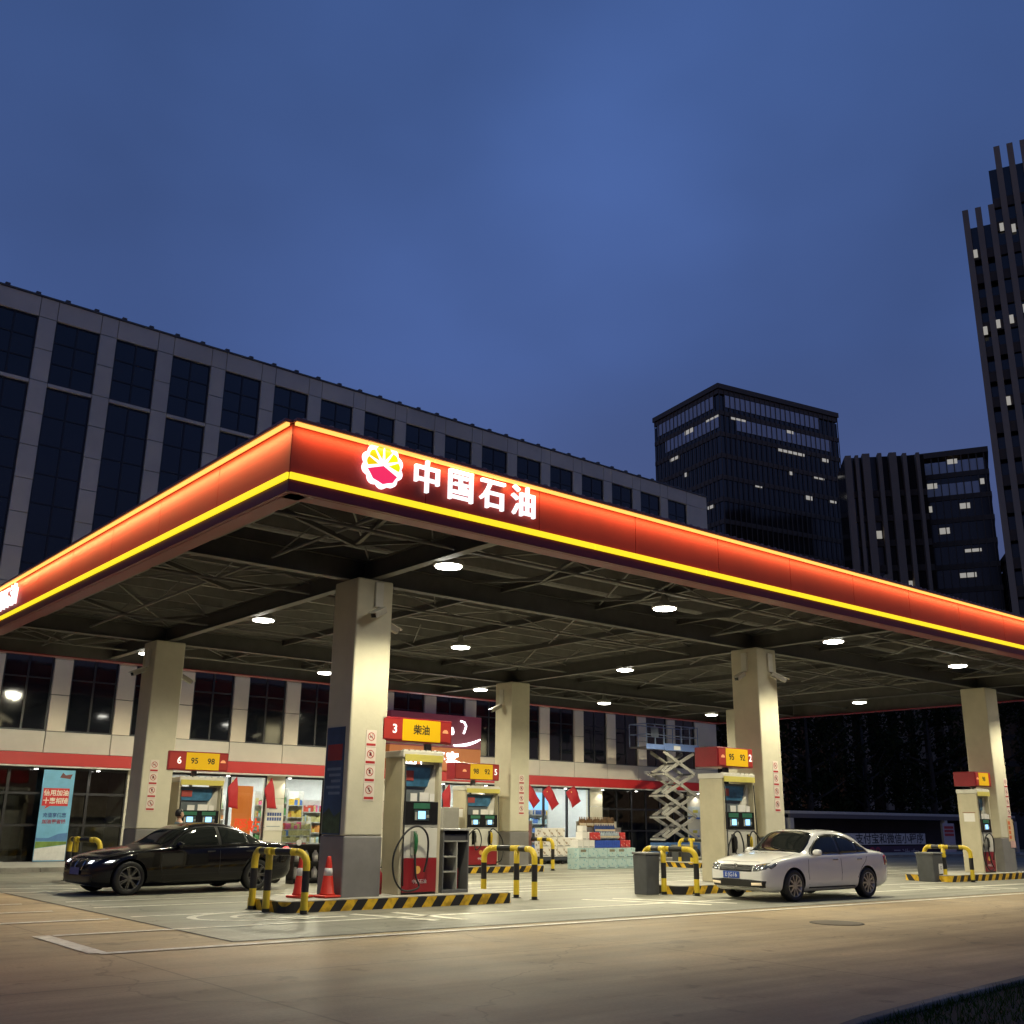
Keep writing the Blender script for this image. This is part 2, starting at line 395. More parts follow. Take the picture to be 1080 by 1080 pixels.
# perimeter fascia, each side a part: face panel, lip above it, soffit return below it
def fascia(side):
    if side == 'f': a, b_, out = (CX0, CY0), (CX1, CY0), (0,-1)
    if side == 'l': a, b_, out = (CX0, CY1), (CX0, CY0), (-1,0)
    if side == 'r': a, b_, out = (CX1, CY0), (CX1, CY1), (1,0)
    if side == 'b': a, b_, out = (CX1, CY1), (CX0, CY1), (0,1)
    ax, ay = a; bx, by = b_; L_ = math.dist(a, b_)
    u = Vector(((bx-ax)/L_, (by-ay)/L_, 0)); w = Vector((*out, 0))
    M = Matrix(((u.x,w.x,0,ax),(u.y,w.y,0,ay),(0,0,1,0),(0,0,0,1)))
    f = MB()
    MB().box(.1, L_-.1, -.085, -.063, ZB+.04, ZT-.06, 0, M).build('inner_liner', steel_d, can)
    np_ = round(L_/2.4)
    for i in range(np_):
        f.box(L_*i/np_+.007, L_*(i+1)/np_-.007, -.06, 0, ZY1+.012, ZT-.06, 0, M)
    fo = f.build('fascia', red_f, can)
    MB().box(-.005 if side in 'fb' else 0, L_, -.10, .13, ZT-.05, ZT, 0, M).build('fascia_lip', P('lip_metal', (.32,.10,.07), .4, var=.1), fo, bev=.006)
    y_ = MB()
    n2 = round(L_/3.1)
    for i in range(n2):
        y_.box(L_*i/n2+.006, L_*(i+1)/n2-.006, .002, .035, ZY0, ZY1, 0, M)
    y_.build('yellow_stripe', yel_lit if side != 'b' else maroon, fo)
    s_ = MB()
    s_.box(0, L_, -.06, .004, ZB, ZY0-.012, 0, M); s_.box(0, L_, -.06, 0, ZY0-.01, ZY1+.01, 0, M)
    s_.box(0.06, L_-.06, -.36, -.07, ZB, ZB+.03, 0, M)
    s_.build('soffit_trim', maroon, fo, bev=.005)
    if side in 'rb': return fo
    st = MB()
    n3 = max(1, round(L_/1.2))
    for i in range(n3):
        st.box(L_*i/n3+.01, L_*(i+1)/n3-.01, .045, .10, ZT-.095, ZT-.053, 0, M)
    so = st.build('light_strip', strip_m, fo)
    return fo
for s_ in 'flrb': fascia(s_)
# the wash of the orange strip down the two glowing sides
for s_ in 'fl':
    li = bpy.data.lights.new('strip_wash', 'AREA'); li.shape = 'RECTANGLE'; li.color = (1,.50,.17)
    lo = bpy.data.objects.new('strip_wash', li); C.objects.link(lo)
    if s_ == 'f':
        li.size, li.size_y = CX1-CX0-.1, .05; li.energy = 5.0*(CX1-CX0); lo.location = ((CX0+CX1)/2, CY0-.105, ZT-.12); lo.rotation_euler = (R(22),0,0)
    else:
        li.size, li.size_y = .05, CY1-CY0-.1; li.energy = 8.5*(CY1-CY0); lo.location = (CX0-.105, (CY0+CY1)/2, ZT-.12); lo.rotation_euler = (0,R(-22),0)
m = MB()
for i in range(150):       # clip heads along the top edge
    x = CX0+.1+i*.22
    if x < CX1: m.box(x, x+.06, CY0-.12, CY0-.07, ZT+.001, ZT+.022)
m.build('edge_clip', P('clip_metal', (.30,.22,.20), .4), can)
# structure: girders, purlins, bracing
colX = [10.25, 22.65, 35.05]; colY = [17.2, 27.5]; CW, CD = .82, .88
def ibeam(mb, p, q, h, w=.16):
    p, q = Vector(p), Vector(q)
    mb.bar(p+Vector((0,0,h/2-.008)), q+Vector((0,0,h/2-.008)), w, .016); mb.bar(p-Vector((0,0,h/2-.008)), q-Vector((0,0,h/2-.008)), w, .016); mb.bar(p, q, .012, h-.034)
for cy in (17.64, 27.94):
    m = MB(); ibeam(m, (CX0+.15, cy, 6.32), (CX1-.15, cy, 6.32), .44, .2); m.build('girder', steel_d, can)
for x in (10.66, 23.06, 35.46):
    m = MB(); ibeam(m, (x, CY0+.15, 6.31), (x, CY1-.15, 6.31), .40, .2); m.build('girder', steel_d, can)
for x in (7.4, 14.2, 17.1, 20.0, 26.2, 29.3, 32.3, 38.2):
    m = MB(); ibeam(m, (x, CY0+.15, 6.50), (x, CY1-.15, 6.50), .16, .09); m.build('cross_beam', steel_d, can)
purl = P('purlin_steel', (.20,.195,.18), .5, var=.15, scale=3)
y = CY0+.5
while y < CY1-.3:
    m = MB(); m.box(CX0+.12, CX1-.12, y, y+.012, 6.60, 6.825); m.box(CX0+.12, CX1-.12, y, y+.07, 6.60, 6.612); m.build('purlin', purl, can); y += 1.12
# light lattice trusses between the girders
tie = P('tie_steel', (.17,.165,.155), .5, var=.12, scale=3)
for k, yy in enumerate((14.6, 19.9, 25.2, 30.9)):
    m = MB(); m.tube([(CX0+.2,yy,6.24),(CX1-.2,yy,6.24)], .028, 6)
    x = CX0+.5; i = 0
    while x < CX1-1.6:
        m.tube([(x,yy,6.25 if i%2 else 6.6),(x+1.55,yy,6.6 if i%2 else 6.25)], .018, 5); x += 1.55; i += 1
    m.build('lattice_truss', tie, can)
for k, xx in enumerate((8.6, 21.3, 33.8)):
    m = MB(); m.tube([(xx,CY0+.2,6.30),(xx,CY1-.2,6.30)], .032, 6)
    y = CY0+.4; i = 0
    while y < CY1-1.5:
        m.tube([(xx,y,6.3 if i%2 else 6.6),(xx,y+1.45,6.6 if i%2 else 6.3)], .015, 5); y += 1.45; i += 1
    m.build('lattice_truss', tie, can)
# corrugated bracing: paired diagonal bars under the purlins and raking struts at the edge
xs = [7.4, 10.66, 14.2, 17.1, 20.0, 23.06, 26.2, 29.3, 32.3, 35.46, 38.2]
for i in range(len(xs)-1):
    m = MB()
    for k, (y0, y1) in enumerate(((CY0+.3, 17.5), (17.8, 22.6), (22.9, 27.8), (28.1, CY1-.3))):
        a, b_ = (xs[i], xs[i+1]) if (i+k) % 2 == 0 else (xs[i+1], xs[i])
        m.tube([(a, y0, 6.57), (b_, y1, 6.53)], .022, 6)
        m.tube([((a+b_)/2, y0, 6.58), (b_, (y0+y1)/2, 6.55)], .016, 6)
    m.build('brace', purl, can)
for x in (8.9, 13.2, 16.0, 19.0, 24.6, 28, 31, 34.2, 37.2):
    m = MB(); m.bar((x, CY0+.15, 6.72), (x+.1, CY0+2.4, 6.18), .07, .07); m.bar((x+.1, CY0+2.4, 6.18), (x+.1, CY0+4.7, 6.50), .06, .06)
    m.build('raking_strut', steel_d, can)
for y_ in (15.2, 20.2, 25.2, 30.2):
    m = MB(); m.bar((CX0+.15, y_, 6.72), (CX0+2.6, y_+.1, 6.16), .08, .08); m.bar((CX0+2.6, y_+.1, 6.16), (CX0+4.2, y_+.1, 6.5), .06, .06)
    m.build('raking_strut', steel_d, can)
# six columns with grey plinths
for i, cx in enumerate(colX):
    for j, cy in enumerate(colY):
        g0 = gz(cx, cy)+.2
        m = MB(); m.box(cx, cx+CW, cy, cy+CD, g0+1.06, 6.10)
        co = m.build('column', cream, can, bev=.035, seg=3)
        m = MB(); m.box(cx-.004, cx+CW+.004, cy-.004, cy+CD+.004, g0-.22, g0+1.058)
        m.build('plinth', grey_pl, co, bev=.035, seg=3)

# canopy lamps
lamp0 = None
lx = [11.0, 16.9, 23.3, 29.6, 36.2]; ly = [15.25, 22.75, 30.1]
rowname = ['row nearest the road', 'middle row', 'row nearest the shop']; colname = ['leftmost', 'second from left', 'middle', 'second from right', 'rightmost']
for j, y in enumerate(ly):
    for i, x in enumerate(lx):
        lab = f'{colname[i]} bright white canopy lamp in the {rowname[j]}'
        if lamp0 is None:
            lamp0 = thing('canopy_lamp', lab, 'lamp', (x, y, 6.12), 0, 'canopy lamps'); o = lamp0
            MB().lathe([(.05,.30),(.10,.12),(.275,.06),(.29,.0),(.29,-.03),(.25,-.035)], 24).build('housing', lgrey_m, o)
            MB().lathe([(.245,-.03),(.245,-.055),(.15,-.075),(.01,-.08)], 24).build('lens', lampm, o)
            MB().tube([(0,0,.3),(0,0,.52)], .02, 8).build('stem', steel_d, o)
        else:
            o = dup(lamp0, (x, y, 6.12), None, lab)
        li = bpy.data.lights.new('canopy_lamp_light', 'SPOT'); li.energy = LAMP_W if 'LAMP_W' in globals() else 1750; li.color = (1,.925,.66)
        li.spot_size = R((132, 152, 177)[j]); li.spot_blend = (.55, .5, .3)[j]; li.shadow_soft_size = .2
        lo = bpy.data.objects.new('canopy_lamp_light', li); C.objects.link(lo); lo.location = (x, y, 6.03)

# ------------------------------------------------------------------ emblem and letters on the fascia
def emblem(parent, r, M, mats, th=.03):
    """ten-petalled flower: white scalloped rim, yellow upper petals, red lower field"""
    rim, ye, yo, rd = mats
    def pt(a, q, d): 
        v = M @ Vector((q*math.cos(a), d, q*math.sin(a))); return (v.x, v.y, v.z)
    N = 140
    def outline(a, k): 
        return r*k*(1-.075+.075*abs(math.sin((a-PI/2)*5.0+PI/2))*1.6)
    def slab(polya, d0, d1, name, mat):
        m = MB(); f = [m.b.verts.new(pt(a, q, d1)) for a, q in polya]; b_ = [m.b.verts.new(pt(a, q, d0)) for a, q in polya]
        n = len(f); m.b.faces.new(f); m.b.faces.new(b_[::-1])
        for i in range(n): m.b.faces.new((f[i], b_[i], b_[(i+1)%n], f[(i+1)%n]))
        return m.build(name, mat, parent)
    slab([(2*PI*i/N, outline(2*PI*i/N, 1)) for i in range(N)], 0, -th, 'rim', rim)
    for k in range(6):          # six yellow petals fan out over the upper half
        a0 = R(-16)+k*R(36)-R(-1); a0 = R(-12+34*k+2.2); a1 = R(-12+34*(k+1)-2.2)
        pts = []
        for i in range(9):
            a = a0+(a1-a0)*i/8; pts.append((a, r*(.80+.06*math.sin(PI*i/8))))
        pts.append(((a0+a1)/2, r*.26))
        slab(pts, -th-.001, -th-.006, 'petal', ye if k < 3 else yo)
    pts = [(R(200)+R(132)*i/40, 0) for i in range(41)]
    pts = [(a, r*(.86-.05*abs(math.cos(a*5)))) for a, _ in pts]
    pts.append((R(90), r*-.02))
    slab(pts, -th-.001, -th-.006, 'red_field', rd)
em_rim = EM('emblem_white', (1,.86,.93), 1.7); em_y = EM('emblem_yellow_green', (.80,.86,.0), .95); em_o = EM('emblem_amber', (.86,.62,.0), .95); em_r = EM('emblem_red', (.95,.03,.13), .9)
eb = thing('emblem_sign', 'round illuminated flower emblem, yellow petals over red, on the right fascia', 'sign', (7.90, CY0-.03, 6.695))
emblem(eb, .345, Matrix.Identity(4), (em_rim, em_y, em_o, em_r), .06)
side_m = P('letter_return', (.55,.53,.55), .4)
for i, ch in enumerate('中国石油'):
    pass
ls = thing('letter_sign', 'white illuminated Chinese characters beside the flower emblem on the right fascia', 'sign', (9.72, CY0-.05, 6.665))
for i, ch in enumerate('中国石油'):
    text(ch, .56, white_l, ls, (-.99+i*.66, 0, 0), depth=.03, bold=.004)
ls2 = thing('letter_sign', 'white illuminated characters on the left fascia, cut by the picture edge', 'sign', (CX0-.05, 27.75, 6.62))
for i, ch in enumerate('中国石油'):
    text(ch, .56, white_l, ls2, (0, .99-i*.66, 0), rot=(PI/2,0,-PI/2), depth=.03, bold=.004)
eb2 = thing('emblem_sign', 'round illuminated flower emblem on the left fascia of the canopy', 'sign', (CX0-.03, 29.7, 6.66), -PI/2)
emblem(eb2, .345, Matrix.Identity(4), (em_rim, em_y, em_o, em_r), .06)

# ------------------------------------------------------------------ office block with the shop on its ground floor
FY = 37.0
off = thing('office_block', 'long grey stone-clad office block with tall dark windows behind the canopy', 'building', (0,0,0))
BX0, PW, WW = 8.84, 2.18, 1.56
ks = range(-4, 16)
ZROOF = 19.5
m = MB()
m.box(-2.5, 44.80, FY+.14, FY+.2, 3.55, ZROOF-.05); m.build('backing_wall', joint, off)
m = MB()
gp_ = .012
def panel(x0, x1, z0, z1): m.box(x0+gp_, x1-gp_, FY, FY+.135, z0+gp_, z1-gp_)
for k in list(ks)+[16]:
    x0 = BX0+PW*k-.62; x1 = x0+.62 if k < 16 else 44.84
    z = 4.2
    while z < 18.72:
        z2 = min(z+1.21, 18.73)
        if 18.73-z2 < .5: z2 = 18.73
        panel(x0, x1, z, z2); z = z2
    panel(x0, x1, 18.73, ZROOF)
for k in ks:
    x0 = BX0+PW*k; x1 = x0+WW
    panel(x0, x1, 18.73, ZROOF); panel(x0, x1, 16.15, 16.30); panel(x0, x1, 7.7, 8.7)
wall = m.build('wall', stone, off, bev=.006)
m = MB()
for k in list(ks)+[16]:
    x0 = BX0+PW*k-.62; x1 = x0+2.18 if k < 16 else 44.84
    m.box(x0+gp_, x1-gp_, FY, FY+.135, 3.50+gp_, 4.19)
m.build('shopfront_band', P('band_stone', (.60,.56,.47), .6, var=.07, scale=.9, dirt=.12), off, bev=.006)
m = MB(); m.box(-2.5, 44.84, FY+.2, FY+18, 3.5, ZROOF-.3); m.build('core', joint, off)
m = MB(); m.box(44.80, 44.86, FY+.21, FY+18, -.2, ZROOF); m.build('side_wall', stone, off)
m = MB(); m.box(-2.5, 44.92, FY-.05, FY+.3, ZROOF, ZROOF+.06)
x = -2.4
while x < 44.8:
    m.box(x, x+.16, FY-.06, FY+.1, ZROOF+.06, ZROOF+.14); x += 1.04
m.build('coping', P('coping_metal', (.10,.10,.10), .5), off)
def window(z0, z1, nz, nx=2):
    f = MB(); t = .05
    f.box(0, WW, .0, .05, 0, t); f.box(0, WW, .0, .05, z1-z0-t, z1-z0); f.box(0, t, .0, .05, t, z1-z0-t); f.box(WW-t, WW, .0, .05, t, z1-z0-t)
    for i in range(1, nx): f.box(WW*i/nx-.03, WW*i/nx+.03, .005, .045, t, z1-z0-t)
    for j in range(1, nz):
        zz = (z1-z0)*j/nz
        for i in range(nx): f.box(max(t, WW*i/nx+.03), min(WW-t, WW*(i+1)/nx-.03), .005, .045, zz-.025, zz+.025)
    g_ = MB()
    for i in range(nx):
        for j in range(nz):
            ja, jb = random.uniform(-.004,.004), random.uniform(-.004,.004)
            xa, xb, za, zb = WW*i/nx+.02, WW*(i+1)/nx-.02, (z1-z0)*j/nz+.02, (z1-z0)*(j+1)/nz-.02
            g_.face([(xa,.03+ja,za),(xb,.03+jb,za),(xb,.03+jb*.5,zb),(xa,.03-ja,zb)])
    return f, g_
kinds = [(16.30, 18.73, 3), (8.7, 16.15, 7), (4.2, 7.7, 2)]
for (z0, z1, nz) in kinds:
    wf = wg = None
    for k in ks:
        x0 = BX0+PW*k
        if wf is None:
            f, g_ = window(z0, z1, nz)
            wf = f.build('window', winfr, off, loc=(x0, FY+.08, z0)); wg = g_.build('pane', dglass, wf)
        else:
            c = wf.copy(); C.objects.link(c); c.location = (x0, FY+.08, z0); c.parent = off
            d = wg.copy(); C.objects.link(d); d.parent = c

# ground floor: red awning, glazing, piers
sh = off
def aw(x0, x1):
    return MB().box(x0, x1, FY-.42, FY-.002, 3.08, 3.48)
aw(-2.5, 35.6).build('awning', redband, sh, bev=.01)
aw(35.61, 44.84).build('awning', redband, sh, bev=.01)
m = MB(); m.box(-2.5, 44.84, FY-.40, FY-.01, 3.03, 3.075); m.build('awning_soffit', P('soffit_white', (.55,.54,.5), .5), sh)
gs = GLASS('shop_glass')
def pier(x0, x1, mat=stone_s):
    m = MB()
    for z0, z1 in ((-.3,1.15),(1.165,2.2),(2.215,3.03)): m.box(x0, x1, FY-.02, FY+.3, z0, z1)
    m.build('pier', mat, sh, bev=.006)
for a, b_ in ((-2.5,-1.9),(6.2,6.9),(13.3,14.15),(18.58,19.33),(23.2,23.9),(28.3,28.9),(30.4,31.05),(35.38,36.17),(42.3,43.9),(44.2,44.84)): pier(a, b_)
m = MB(); m.box(-2.5, 44.84, FY+.02, FY+.13, 2.95, 3.03); m.build('transom', winfr, sh)
def glazing(x0, x1, n, mat, h0=.0, mid=None, name='shop_window'):
    f = MB(); w = (x1-x0)/n
    for i in range(n+1): f.box(x0+w*i-.045, x0+w*i+.045, FY+.03, FY+.12, -.2, 2.95)
    for zz in ([h0]+(mid or [])): f.box(x0, x1, FY+.04, FY+.11, zz-.04, zz+.04)
    fo = f.build(name, winfr, sh)
    g_ = MB()
    for i in range(n): g_.face([(x0+w*i+.03, FY+.07, h0), (x0+w*(i+1)-.03, FY+.07, h0), (x0+w*(i+1)-.03, FY+.07, 2.96), (x0+w*i+.03, FY+.07, 2.96)])
    g_.build('pane', mat, fo)
    return fo
dkg = GLASS('dim_glass', (.62,.63,.60), .7)
glazing(-1.9, 6.2, 6, dkg, .05, [1.2, 2.2]); glazing(6.9, 13.3, 5, dkg, .05, [1.2, 2.2])
glazing(14.15, 18.58, 3, gs, .05); glazing(19.33, 21.05, 1, gs, .3); glazing(21.05, 23.2, 2, gs, .05); glazing(23.9, 28.3, 3, gs, .05); glazing(28.9, 30.4, 1, gs, .05)
glazing(31.05, 35.38, 3, gs, .05); glazing(36.17, 42.3, 6, dkg, .05, [1.1, 2.1])
# interior shells
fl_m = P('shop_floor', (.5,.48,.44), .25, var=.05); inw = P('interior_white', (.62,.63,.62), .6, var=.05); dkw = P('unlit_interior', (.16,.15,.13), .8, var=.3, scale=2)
m = MB(); m.box(13.4, 36.1, FY+.3, FY+6, -.2, gz(25,37)+.12); m.build('shop_floor', fl_m, sh)
m = MB(); m.box(13.4, 36.1, FY+4.6, FY+4.7, 0, 3.3); m.box(13.3, 13.4, FY+.3, FY+4.7, 0, 3.3); m.box(36.1, 36.16, FY+.3, FY+4.7, 0, 3.3); m.box(13.4, 36.1, FY+.3, FY+4.7, 3.2, 3.3); m.build('shop_interior', inw, sh)
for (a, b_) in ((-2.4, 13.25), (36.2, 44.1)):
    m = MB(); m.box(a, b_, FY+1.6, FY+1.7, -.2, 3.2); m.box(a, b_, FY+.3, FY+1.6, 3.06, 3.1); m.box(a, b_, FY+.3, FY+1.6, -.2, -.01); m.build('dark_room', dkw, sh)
    # things dimly visible behind the glass: partitions and stacked cartons
    m = MB(); x = a+.3
    while x < b_-1:
        w = random.uniform(.5,1.3); h = random.uniform(.7, 2.4); m.box(x, x+w, FY+.9+random.random()*.3, FY+1.5, 0, h); x += w+random.uniform(.1,.8)
    m.build('store_cabinets', P('cabinet_grey', (.16,.16,.15), .6, var=.35, scale=1.5), sh)
cl = EM('ceiling_panel_light', (1,.97,.90), 30)
m = MB()
for i in range(8):
    for j in range(2): m.box(14.4+i*2.75, 15.9+i*2.75, FY+.9+j*1.9, FY+1.5+j*1.9, 3.185, 3.198)
m.build('ceiling_light', cl, sh)
# goods on shelves
cols = [(.55,.08,.05),(.7,.5,.08),(.12,.35,.12),(.08,.18,.5),(.7,.65,.55),(.6,.25,.06),(.35,.5,.55),(.65,.1,.25),(.5,.45,.2)]
gmats = [P(f'goods_colour_{i}', c, .45, var=.3, scale=14) for i, c in enumerate(cols)]
shelfm = P('shelf_metal', (.55,.55,.52), .4)
def shelving(x, y, w, lab, hue=None, h=2.0):
    t = thing('shelf_unit', lab, 'shelf', (x, y, gz(x,y)+.13), 0, 'shelf units inside the shop')
    fm = MB(); fm.box(0,w,.36,.4,0,h); fm.box(0,.04,0,.36,0,h); fm.box(w-.04,w,0,.36,0,h)
    nsh = 5
    for i in range(nsh): fm.box(.04,w-.04,0,.36,.1+i*(h-.2)/(nsh-.0),.13+i*(h-.2)/nsh)
    fm.build('frame', shelfm, t)
    gm_ = MB()
    for i in range(nsh):
        z = .13+i*(h-.2)/nsh; px = .05
        base = random.randrange(len(cols))
        while px < w-.12:
            pw = random.uniform(.06,.16); ph = random.uniform(.14,.28)
            gm_.box(px, px+pw-.008, .03, .30, z+.001, z+ph, (hue if hue is not None and random.random()<.6 else (base if random.random()<.5 else random.randrange(len(cols))))); px += pw
    o = gm_.build('goods', gmats, t); tag(o, kind='stuff')
    return t
shelving(19.5, FY+.75, 1.5, 'low bakery shelf with warm coloured goods behind the glass right of the notice pier', 8, 1.35)
shelving(19.4, FY+2.6, 1.7, 'tall goods shelf at the back right of the notice pier', 2, 2.5)
shelving(19.42, FY+1.45, .85, 'tall snack shelf with green packs close behind the glass right of the notice pier', 2, 2.6)
shelving(20.3, FY+1.5, .7, 'tall snack shelf with yellow packs close behind the glass left of the nearest column', 1, 2.5)
shelving(15.0, FY+3.2, 2.2, 'goods shelf at the back behind the dispenser numbered six', None, 2.3)
shelving(17.3, FY+3.3, 1.2, 'goods shelf at the back behind the orange station poster', 5, 2.3)
shelving(21.3, FY+2.2, 1.8, 'goods shelf behind the glass left of the lit shop name sign', None, 2.2)
shelving(24.2, FY+2.0, 2.0, 'goods shelf under the left half of the lit shop name sign', 3, 2.2)
shelving(26.4, FY+2.2, 1.7, 'goods shelf under the right half of the lit shop name sign', None, 2.2)
shelving(31.2, FY+2.6, 2.0, 'back shelf behind the left of the three right hand pennants', 6, 2.3)
shelving(33.3, FY+2.8, 1.9, 'back shelf behind the right of the three right hand pennants', 3, 2.3)
# blue lit fridge posters high on the back wall right
for i, x in enumerate((31.4, 33.3)):
    t = thing('light_box', ('left' if i == 0 else 'right')+' pale blue light box high on the wall above the back shelf', 'light box', (x, FY+2.55, 2.35), 0, 'light boxes in the shop')
    MB().box(0,1.7,0,.08,-.35,.5).build('frame', shelfm, t); MB().box(.03,1.67,-.01,-.001,-.32,.47).build('panel', EM('pale_blue_light', (.25,.55,1), 1.1), t)

# awning downlights
x = 9.4; k = 0
dl0 = None
xs_ = [8.2, 10.2, 12.2, 14.5, 16.9, 19.4, 21.8, 24.2, 26.6, 28.9, 31.2, 33.6, 36.0, 38.3, 40.6, 42.9]
near = ['left of the tall banner', 'beside the tall banner', 'right of the tall banner', 'behind the numbered six board', 'above the orange station poster', 'right of the notice pier', 'left of the shop name sign', 'under the left end of the shop name sign', 'under the right end of the shop name sign', 'behind the back middle column', 'above the leftmost of three right hand pennants', 'above the middle right hand pennant', 'above the pier right of the pennants', 'above the left part of the dark right glazing', 'left of the scissor lift', 'right of the scissor lift']
for i, x in enumerate(xs_):
    lab = 'small white downlight under the red awning '+near[i]
    if dl0 is None:
        dl0 = thing('downlight', lab, 'downlight', (x, FY-.22, 3.03), 0, 'downlights under the red awning'); o = dl0
        MB().lathe([(.075,0),(.075,-.07),(.062,-.07)], 14).build('housing', white_m, o); MB().lathe([(.06,-.055),(.06,-.082),(.01,-.086)], 14).build('lens', downl, o)
    else: dup(dl0, (x, FY-.22, 3.03), None, lab)
    li = bpy.data.lights.new('downlight_light', 'SPOT'); li.energy = 35; li.color = (1,.94,.82); li.spot_size = R(120); li.spot_blend = .6; li.shadow_soft_size = .05
    lo = bpy.data.objects.new('downlight_light', li); C.objects.link(lo); lo.location = (x, FY-.22, 2.93)

# shop name sign: maroon over orange with white lit swoosh and name
sg = thing('shop_name_sign', 'maroon and orange shop sign with a white lit curve and characters above the entrance', 'sign', (23.62, FY-.55, 3.7))
MB().box(0,4.7,0,.5,.75,2.12).build('upper_panel', EM('maroon_sign_glow', (.20,.035,.06), .28), sg, bev=.01)
MB().box(0,4.7,0.01,.5,-.2,.745).build('lower_panel', EM('orange_sign_glow', (.42,.13,.03), .34), sg, bev=.01)
wl2 = EM('shop_letter_light', (.95,.96,1), 3.2)
for i, ch in enumerate('昆仑好客'): text(ch, .66, wl2, sg, (1.0+i*.72, -.03, .22), depth=.02, bold=.012)
text('u', .95, wl2, sg, (1.25, -.03, 1.45), depth=.02, bold=.03); text('smile', .62, wl2, sg, (2.55, -.03, 1.5), depth=.02, bold=.02)
m = MB(); m.tube([(3.2+i*.13, -.03, .86+.0016*(i**2.2)) for i in range(12)], [.03+.03*math.sin(PI*i/11) for i in range(12)], 8); m.build('swoosh', wl2, sg)
MB().tube([(3.55,-.03,1.9),(3.75,-.03,1.86),(3.85,-.03,1.7),(3.78,-.03,1.5),(3.72,-.03,1.38)], .04, 8).build('accent_stroke', wl2, sg)

# ------------------------------------------------------------------ background towers
tg = P('tower_glass', (.03,.022,.016), .12, var=.3, scale=.05, spec=.6)
tfr = P('tower_frame', (.12,.09,.06), .6, var=.2, scale=.1)
tfin = P('tower_fin', (.34,.26,.18), .65, var=.15, scale=.1)
litw = EM('lit_office_window', (1,.95,.82), .30); litd = EM('dim_office_window', (.7,.8,1), .009)
def tower(lab, cx, cy, az, wu, wv, z1, fl=3.9, mod=1.6, lit=(), fins=None, crown=2, name='office_tower', seed=1):
    """box tower with its near corner at (cx,cy); u runs along az, v at right angles away from the camera"""
    rnd = random.Random(seed)
    t = thing(name, lab, 'building', (cx, cy, -1), az)
    MB().box(0,wu,0,wv,0,z1-1.2).build('facade', tg, t)
    f = MB(); nf = int(z1/fl)
    for i in range(nf+1):
        z = min(z1-.2, i*fl)
        f.box(-.16,wu+.1,-.16,wv+.1,z-.4,z+.4)
    f.build('floor_bands', tfr, t)
    v = MB()
    x = 0
    while x <= wu+.01: v.box(x-.07,x+.07,-.26,-.17,2,z1); x += mod
    y = mod
    while y <= wv+.01: v.box(-.26,-.17,y-.07,y+.07,2,z1); y += mod
    v.build('mullions', tfr, t)
    MB().box(-.4,wu+.3,-.4,wv+.3,z1,z1+.9).build('parapet', tfr, t)
    n = 0
    for face, f0, col0, ncol in lit:
        zz = z1-(f0+1)*fl+.7
        m = MB()
        a = col0*mod+.16; b_ = a+ncol*mod*.8-.3; hh = rnd.uniform(.45,1.0)
        if face == 'u': m.box(a,b_,-.15,-.03,zz+(2.5-hh),zz+2.5)
        else: m.box(-.15,-.03,a,b_,zz+(2.5-hh),zz+2.5)
        if len(m.b.faces): m.build('lit_window', litw, t)
    for r_ in range(crown):
        zz = z1-(r_+1)*fl+.7
        for face, w in (('u', wu), ('v', wv)):
            a = mod*rnd.randint(0,3)+.16; b_ = w*rnd.uniform(.8,.97)
            m = MB()
            if face == 'u': m.box(a,b_,-.14,-.03,zz,zz+2.2)
            else: m.box(-.14,-.03,a,b_,zz,zz+2.2)
            m.build('crown_window', litd, t)
    return t
# A: the dark block left of centre right
ta = tower('broad dark glass tower with scattered lit windows, left of the two blocks behind the canopy', 132.86, 106.05, R(-11.5), 27.6, 18.6, 74.6, 3.9, 1.15,
      lit=[('u',1,2,4),('u',1,13,2),('u',2,11,7),('u',2,20,2),('u',3,13,1),('u',3,18,3),('u',4,6,2),('u',4,16,2),('u',4,21,2),('v',1,0,4),('v',1,6,3),('v',2,10,3),('v',3,8,1),('v',5,2,2)], seed=3)
tb = tower('lower dark glass tower with a projecting roof box, right of the broad dark tower', 149.28, 81.34, R(-63.5), 11.4, 14.0, 58.6, 3.7, 1.1,
      lit=[('u',0,5,2),('u',1,2,2),('u',1,9,1),('u',2,1,2),('u',2,6,2),('u',3,3,2),('u',4,6,3),('u',5,5,3),('u',6,1,2)], seed=5)
# stepped wing with tall pale fins between the two
wing = thing('finned_wing', 'lower dark wing with tall pale vertical fins between the two glass towers', 'building', (138.1, 85.8, -1), R(-50))
MB().box(0,12.,1.5,10,0,58.2).build('facade', tg, wing)
for i, (x, h, w) in enumerate([(0,58.4,.9),(1.5,58.4,.5),(2.6,58.6,1.1),(4.9,58.6,.6),(6.6,58.6,1.1),(8.6,58.4,.6),(10.6,58.4,.5)]): MB().box(x,x+w,0,1.4,0,h-.3).build('fin', tfin, wing)
f = MB()
for i in range(14): f.box(.01,11.9,1.2,1.48,i*4-.5,i*4+.5)
f.build('floor_bands', tfr, wing)
for x, z in ((3.9,44),(5.7,28),(7.7,36),(3.8,20),(9.5,24)): MB().box(x,x+.8,1.3,1.47,z+.8,z+2.0).build('lit_window', litw, wing)
podium = thing('finned_podium', 'low dark podium block with pale vertical fins in front of the broad dark tower', 'building', (121, 92.5, -1), R(-40))
MB().box(0,21,1.2,10,0,35.5).build('facade', tg, podium)
for i in range(9): MB().box(i*2.5,i*2.5+.55+.25*(i%2),0,1.1,0,36+(i%3)*.8).build('fin', tfin, podium)
for x, z in ((3.2,29),(8.4,26),(8.4,31),(13.4,30),(15.8,24)): MB().box(x,x+1.,.9,1.18,z,z+1.2).build('lit_window', litw, podium)
